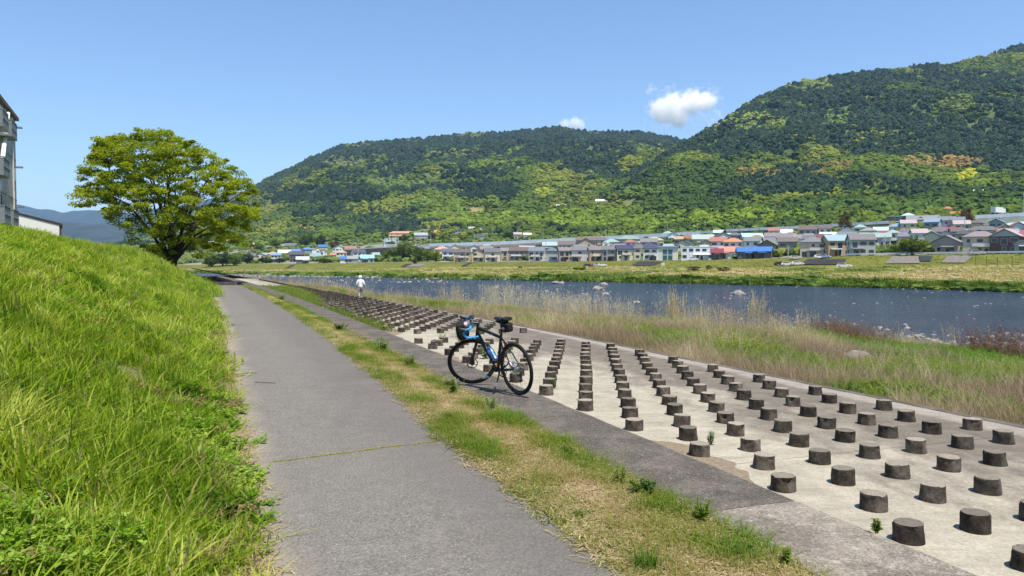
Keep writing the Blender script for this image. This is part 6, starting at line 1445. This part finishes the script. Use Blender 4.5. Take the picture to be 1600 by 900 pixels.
# ---- single weeds along the concrete strip
def weed(px, v, w, h, kind, lab, zf=None, seed=0):
    Y = (EYE - .0) * 1200 / (v - 410); X = float(U(px)) * Y; k = Y / 1200; r = random.Random(seed + int(px))
    s_, t_ = toST(np.array(X), np.array(Y)); z = 0.0
    if float(t_) > STRIP_R: z = APRON_Z; Y = (EYE - z) * 1200 / (v - 410); X = float(U(px)) * Y; k = Y / 1200
    rad = w * k / 2; hh = h * k; c = {'green': (.085, .17, .022), 'lime': (.16, .23, .035), 'dark': (.055, .12, .02), 'pale': (.20, .24, .11), 'yellow': (.27, .24, .06)}
    o = empty('weed', (X, Y, z), r.uniform(0, 6), lab, 'weed', 'weeds rooted beside the concrete strip')
    if kind in ('leafy', 'flower'):
        b = leafy(22, rad * .6, hh, max(.03, rad * .42), int(px), m_weed, .38, 9); col = c['green' if px % 2 else 'lime']
    elif kind == 'tuft': b = blades(110, rad * .7, hh * .5, hh * 1.1, .006, .5, int(px), m_weed); col = c['green']
    else: b = leafy(30, rad * .8, hh, max(.025, rad * .35), int(px), m_weed, .6, 10); col = c['dark']
    nv = len(b.vertices); g_ = np.random.default_rng(int(px)); a = b.attributes.new('tint', 'FLOAT_COLOR', 'POINT'); q = np.repeat(g_.uniform(.75, 1.3, (nv + 3) // 4), 4)[:nv, None] * np.array(c['lime'] if kind == 'flower' else col)
    a.data.foreach_set('color', np.c_[q, np.ones(nv)].astype(np.float32).ravel()); link('leaves', b, o)
    if kind == 'flower':
        fl = MB()
        for _ in range(9): x, y = r.gauss(0, rad * .5), r.gauss(0, rad * .5); zz = hh * r.uniform(.6, 1.0); fl.tube([(x, y, zz - .03), (x, y, zz)], [.004, .007], 5); fl.tube([(x * .7, y * .7, 0), (x, y, zz - .03)], .0022, 3)
        fl.build('seed_heads', simple('pale_seed_heads', (.42, .45, .28), .9), o)
m_weed = foliage('weed_leaves', .4, .5, False, .15)
for a in ((1012, 893, 62, 34, 'tuft', 'bright green grass tuft at the bottom edge of the verge'), (1013, 776, 46, 22, 'round', 'dark green leafy mat beside the strip, right of the bare earth'), (1094, 818, 44, 36, 'leafy', 'upright green weed with sprawling shoot at the slab joint'), (972, 760, 26, 36, 'leafy', 'slim weed stalk at the strip edge left of the leafy mat'),
          (1165, 876, 32, 16, 'round', 'small green weed low on the verge, right'), (1232, 888, 24, 30, 'leafy', 'weed leaning over the pale slab at the bottom right'), (889, 712, 24, 10, 'round', 'small flat weed at the strip edge'), (712, 616, 34, 26, 'flower', 'pale seed-headed weed in front of the front wheel'),
          (768, 641, 22, 20, 'flower', 'pale seed-headed weed by the kickstand'), (597, 549, 30, 24, 'flower', 'weed with pale heads at the strip, far left of the bicycle'), (640, 572, 26, 20, 'flower', 'second weed with pale heads at the strip nearer the bicycle'), (531, 516, 24, 10, 'round', 'low green weed at the strip edge in the middle distance'),
          (441, 468, 16, 9, 'flower', 'yellowish dead-leaved plant beside the far strip'), (865, 607, 14, 14, 'leafy', 'small weed at the kerb foot right of the rear wheel'), (1113, 696, 18, 22, 'leafy', 'thin weed in the sand between two pegs'), (1376, 838, 14, 26, 'leafy', 'little weed left of the nearest big peg'),
          (757, 560, 26, 20, 'leafy', 'green weed at the kerb seen through the front wheel'), (720, 540, 20, 20, 'leafy', 'weed at the kerb left of the front wheel'), (690, 533, 16, 14, 'leafy', 'thin weed beside the lone peg'), (880, 705, 14, 6, 'round', 'tiny flat rosette left of the strip'), (700, 655, 22, 10, 'tuft', 'short green tuft on the verge below the bicycle'), (905, 812, 26, 12, 'tuft', 'green tuft on the lower verge near the path')):
    weed(*a)
n = 340; s = np.r_[rng.uniform(33, 62, 260), rng.uniform(20.5, 30, 80)]; t = np.where(np.arange(n) < 260, rng.uniform(3.85, np.interp(s, [33, 43, 52, 62], [4.2, 5.3, 6.2, 6.2])), 3.9 + abs(rng.normal(0, .25, n))); X, Y = ST(s, t)
scatter('kerb_side_grass', [blades(46, .35, .08, .28, .012, .6, 160 + i, m_grass, 3) for i in range(3)], np.c_[X, Y, 0 * X + APRON_Z - .02], np.c_[np.zeros((n, 2)), rng.uniform(0, 6, n)], rng.uniform(.7, 1.3, n), rng.integers(0, 3, n), mixc([(.20, .22, .06), (.13, .20, .03), (.10, .18, .03)], rng.random(n)), 'green grass overgrowing the upper pegs in the distance', 'grass')
# earth washed onto the apron beside the strip
m = Mat('washed_earth', .95, .1); f2 = m.noise(24, 5, .75); m.base(m.ramp(f2, [(.3, (.13, .10, .07)), (.7, (.27, .225, .165))])); m.bump(f2, .8, .012)
def earth(s0, s1, wid, seed, lab):
    Sv = np.linspace(s0, s1, int((s1 - s0) * 14)); f = np.linspace(0, 1, 14); ww = wid * np.sin(np.pi * (Sv - s0) / (s1 - s0)) ** .7 * (.45 + 1.1 * fbm(Sv * 1.9, 0 * Sv, 4, seed))
    T = STRIP_R - .02 + ww[:, None] * f[None]; SS = np.repeat(Sv[:, None], 14, 1) + .25 * f[None] * (fbm(T * 3, np.repeat(Sv[:, None], 14, 1), 2, seed + 1) - .5); X, Y = ST(SS, T)
    Z = apron_z(SS, T) - .004 + .035 * (1 - f[None]) ** .8 * (.5 + fbm(SS * 6, T * 6, 3, seed + 2)); i = np.arange(X.size).reshape(X.shape)
    tag(obj('earth_patch', np.stack([X, Y, Z], -1), np.stack([i[:-1, :-1], i[:-1, 1:], i[1:, 1:], i[1:, :-1]], -1).reshape(-1, 4), m.m, None, True), lab, None, None, 'structure')
earth(5.0, 7.6, .75, 201, 'brown earth washed round the pegs below the strip'); earth(7.5, 10.2, .3, 204, 'thin line of earth along the kerb right of the bicycle'); earth(10, 18.5, .6, 207, 'earth and weeds along the kerb behind the bicycle'); earth(2.4, 4.8, .22, 210, 'earth along the kerb at the near right'); earth(17.5, 33, 1.15, 213, 'sandy earth along the kerb of the far field')

# ---- riverbank growth
rk = [blades(60, .38, .30, .75, .006, .5, 170 + i, m_dry, 3, .35) for i in range(4)] + [blades(40, .34, .25, .6, .014, .5, 180 + i, m_grass, 3) for i in range(3)] + \
     [leafy(30, .42, .5, .085, 190 + i, m_grass, .4, 18) for i in range(4)] + [blades(11, .3, 1.0, 1.9, .011, .14, 200 + i, m_dry, 4, .25, 0, 6) for i in range(3)] + [leafy(30, .55, 1.0, .09, 210 + i, m_dry, .25, 20) for i in range(2)]
PP = []; RR_ = []; SS_ = []; II = []; TT = []
def add_river(n, s0, s1, d0, d1, fn):
    s = rng.uniform(s0, s1, n); e = edge_t(s); wl = water_t(s) - .6; t = e + .05 + (np.minimum(wl - e, d1) - d0) * rng.random(n) ** 1.15 + d0
    X, Y = ST(s, t); k = (Y > 3) & (np.abs(X / Y) < .95); k &= ~((np.abs(X / Y - PX / PY) < .012) & (Y < PY + .5) & (Y > 40)); s, t, X, Y = s[k], t[k], X[k], Y[k]; z = river_z(s, t) - .03; n = len(s)
    ix, col, sc = fn(s, t, t - edge_t(s), n); PP.append(np.c_[X, Y, z]); RR_.append(np.c_[rng.normal(0, .07, (n, 2)), rng.uniform(0, 6.28, n)]); SS_.append(sc); II.append(ix); TT.append(col)
def near_fn(s, t, d, n):
    g = fbm(s * .33, t * .42, 4, 227); g2 = fbm(s * .6, t * .6, 3, 222); gr = .9 * sstep(.48, .55, g + .045 * np.clip(d - 3.2, -3.2, 1.0)); green = rng.random(n) < gr
    r = rng.random(n); ix = np.where(green, np.where(r < .7, rng.integers(4, 7, n), rng.integers(7, 11, n)), np.where(r < .93, rng.integers(0, 4, n), rng.integers(4, 7, n)))
    dc = mixc([(.18, .13, .10), (.31, .245, .175), (.50, .42, .29)], g2 * 1.6 - .3 + .3 * (rng.random(n) - .5)); gc = mixc([(.07, .15, .018), (.15, .25, .03), (.30, .35, .08)], g2 * 1.3 - .15 + .4 * (rng.random(n) - .5))
    return ix, np.where(green[:, None], gc, dc), np.where(green, rng.uniform(.55, 1.05, n), rng.uniform(.4, 1.15, n)) * (.5 + .4 * sstep(0, 1.2, d) + 1.1 * (g2 - .5))
add_river(8000, 3, 32, 0, 13, near_fn); add_river(6500, 8, 60, 6, 40, near_fn); add_river(5200, 32, 120, 0, 30, near_fn)
def clump(px, Y, n, spread, kinds, cols, h):
    X0 = float(U(px)) * Y; X = X0 + rng.normal(0, spread, n); Y_ = Y + rng.normal(0, spread * 1.6, n); s, t = toST(X, Y_); z = np.maximum(river_z(s, t), WATER_Z) - .05
    PP.append(np.c_[X, Y_, z]); RR_.append(np.c_[rng.normal(0, .06, (n, 2)), rng.uniform(0, 6.28, n)]); SS_.append(np.c_[rng.uniform(.8, 1.2, (n, 2)), h * rng.uniform(.7, 1.15, n)]); II.append(rng.choice(kinds, n)); TT.append(mixc(cols, rng.random(n)))
TANC = [(.40, .31, .19), (.56, .46, .29), (.68, .58, .40)]; WHT = [(.50, .44, .34), (.66, .60, .50)]; BRN = [(.16, .10, .075), (.26, .17, .12)]; GRN = [(.07, .17, .02), (.15, .27, .035)]; RED_ = [(.14, .08, .07), (.22, .14, .11)]
for px, Y, n, sp, h in ((640, 80, 12, 2.0, .9), (690, 76, 16, 2.0, 1.0), (712, 72, 10, .6, 1.5), (745, 70, 18, 1.7, .95), (782, 64, 30, 1.0, 1.6), (815, 62, 26, 1.3, 1.4), (845, 60, 36, 1.4, 1.25), (880, 58, 36, 1.4, 1.2), (912, 56, 30, 1.1, 1.1), (965, 54, 22, 1.1, 1.1), (1055, 46, 16, .35, 1.2), (1054, 46, 6, .15, 1.6), (1088, 47, 12, .9, 1.0), (1118, 45, 14, .9, .95), (1150, 45, 14, .9, 1.0), (1183, 44, 14, .30, 1.45), (1215, 43, 8, .8, .75), (1245, 41, 5, .8, .7), (478, 92, 10, 1.6, .9), (505, 88, 16, 1.2, 1.0), (530, 86, 10, 1.5, .8), (430, 110, 14, 1.5, 1.0), (395, 120, 10, 2, .9), (600, 82, 8, 1.5, .8)): clump(px, Y, n, sp, [11, 12, 13], TANC if px < 780 or px > 1000 else WHT, h)
for px, Y, n, sp, h in ((1318, 35, 22, .7, 1.25), (1290, 35, 14, .8, .9), (1345, 34, 10, .5, 1.0)): clump(px, Y, n, sp, [14, 15], BRN, h)
for px, Y, n, sp, h in ((1540, 29, 7, .7, 1.5), (1585, 28, 7, .5, 1.6), (1515, 30, 4, .5, 1.2)): clump(px, Y, n, sp, [14, 15], RED_, h)
for px, Y, n, sp, h in ((1310, 31, 44, .9, 1.2), (1390, 26, 36, .7, 1.1), (1380, 23, 18, .4, 1.0), (1480, 25, 60, .9, 1.1), (1560, 24, 60, .9, 1.1), (1590, 21, 26, .5, 1.0), (1430, 30, 40, 1.2, 1.1), (1240, 36, 40, 1.1, 1.1), (1130, 40, 44, 1.6, 1.0), (950, 47, 60, 1.6, 1.0), (1010, 44, 60, 1.5, 1.0), (900, 50, 40, 1.5, .9), (860, 46, 14, .5, 1.0), (750, 60, 10, .6, 1.0), (1466, 14.6, 5, .12, .75), (1220, 34, 10, .5, .8)): clump(px, Y, n, sp, [7, 8, 9, 10], GRN, h)
for _i in range(60):
    s0_ = rng.uniform(22, 112); t0_ = water_t(s0_) - rng.uniform(1.0, 7); X_, Y_ = ST(s0_, t0_)
    if abs(X_ / Y_) < .7: clump(800 + 1200 * float(X_) / float(Y_), float(Y_), int(rng.integers(4, 12)), rng.uniform(.5, 1.3), [11, 12, 13, 0, 1], TANC, rng.uniform(.45, .9))
scatter('riverbank_growth', rk, np.concatenate(PP), np.concatenate(RR_), np.concatenate([np.repeat(a[:, None], 3, 1) if a.ndim == 1 else a for a in SS_]), np.concatenate(II), np.concatenate(TT), 'dry brown grass, tall pale reeds and green weeds between the apron and the river', 'riverbank plants')
print('riverbank', sum(map(len, PP)))
# ---- stones in the shallows
PP = []; SZ = []
def stones(n, pxa, pxb, va, vb, r0, r1):
    px = rng.uniform(pxa, pxb, n); v = va + (vb - va) * rng.random(n); Y = (EYE - WATER_Z) * 1200 / (v - 410); PP.append(np.c_[U(px) * Y, Y, 0 * Y + WATER_Z + .01]); SZ.append(r0 + (r1 - r0) * rng.random(n) ** 3)
stones(260, 1400, 1640, 521, 552, .04, .24); stones(160, 1440, 1640, 534, 552, .06, .28); stones(70, 690, 960, 446, 468, .10, .3); stones(110, 600, 1600, 445, 480, .08, .22); stones(420, 350, 560, 428.6, 433, .2, .6); stones(120, 500, 700, 431, 442, .2, .7); stones(120, 560, 1640, 437, 505, .07, .2); stones(60, 1180, 1420, 500, 532, .08, .25)
stones(500, 560, 1640, 434, 458, .10, .26)
Pn = np.concatenate(PP); z0 = np.concatenate(SZ)
kf = np.abs(Pn[:, 1] - far_shore(Pn[:, 0] / Pn[:, 1])) < 5; kk_ = np.arange(len(Pn)) < len(Pn) - 500; k = kk_ | kf; Pn = Pn[k]; z0 = z0[k]; n = len(Pn)
scatter('river_stones', rocks, Pn, np.c_[np.zeros((n, 2)), rng.uniform(0, 6, n)], np.c_[z0, z0 * .8, z0 * .75], rng.integers(0, 6, n), np.ones((n, 3)), 'pale stones showing above the shallow water', 'stones')
# gravel bars along the far waterline and at the left bend
# ---- growth on the flood plain and levee of the far bank
m_far = foliage('far_growth', .2, .8, True, .2)
fk_ = [blob(40 + i, 2, .55, .5) for i in range(3)]
for me in fk_: me.materials[0] = m_far
fk_ += [blades(26, .8, .5, 1.1, .11, .5, 230 + i, m_far, 2) for i in range(3)]
n = 26000; u = rng.uniform(-.55, .78, n); a = rng.random(n); sh = far_shore(u); F = Ffront(u); Y = sh + .5 + (F * .985 - sh) * a ** 1.3; X = u * Y
z = far_z(u, Y); m_ = Y / F; g = fbm(X / 22, Y / 22, 4, 81); g2 = fbm(X / 7, Y / 10, 3, 241); near_s = (Y - sh) < 4.5 + 5 * (fbm(X / 12, Y / 40, 3, 247) - .4); lev = m_ > .87
keep = rng.random(n) < np.where(lev, .5, np.where(near_s, 1, .25 + .9 * sstep(.4, .6, g2)))
road = (np.abs(m_ - .845) < .012); keep &= ~road
u, Y, X, z, g, g2, near_s, lev = (q[keep] for q in (u, Y, X, z, g, g2, near_s, lev)); n = len(u)
col = mixc([(.50, .42, .24), (.42, .37, .17), (.25, .29, .08), (.11, .17, .035)], (g - .25) * 2.1 + .5 * (rng.random(n) - .5)); col[near_s] = mixc([(.07, .14, .02), (.20, .28, .05)], rng.random(near_s.sum())); col[lev] = mixc([(.13, .15, .022), (.21, .21, .045)], rng.random(lev.sum()))
bush = (rng.random(n) < .10) & ~lev; ix = np.where(bush, rng.integers(0, 3, n), rng.integers(3, 6, n)); col[bush] *= .72
sc = np.where(lev, .35, np.where(near_s, rng.uniform(.7, 1.5, n), rng.uniform(.4, .95, n))) * np.where(bush, .9, 1)
scatter('flood_plain_growth', fk_, np.c_[X, Y, z - .05], np.c_[np.zeros((n, 2)), rng.uniform(0, 6, n)], np.c_[sc * 1.25, sc * 1.25, sc], ix, col, 'mixed green and straw coloured growth on the far flood plain', 'grass')
# shrubs among the houses: garden greenery too small to tell apart
n = 7500; u = rng.uniform(-.5, .78, n); mm = rng.uniform(1.02, 1.84, n); Y = Ffront(u) * mm; X = u * Y; z = far_z(u, Y); g = fbm(X / 30, Y / 30, 3, 251); k = (g > .40) ; u, Y, X, z = u[k], Y[k], X[k], z[k]; n = len(u)
scatter('garden_greenery', [blob(60 + i, 2, .8, .5) for i in range(3)], np.c_[X, Y, z - .3], np.c_[np.zeros((n, 2)), rng.uniform(0, 6, n)], rng.uniform(.9, 3.2, n), rng.integers(0, 3, n), mixc([(.035, .07, .018), (.09, .14, .028), (.19, .22, .05)], rng.random(n)), 'garden shrubs and hedges between the houses of the town', 'shrubs')
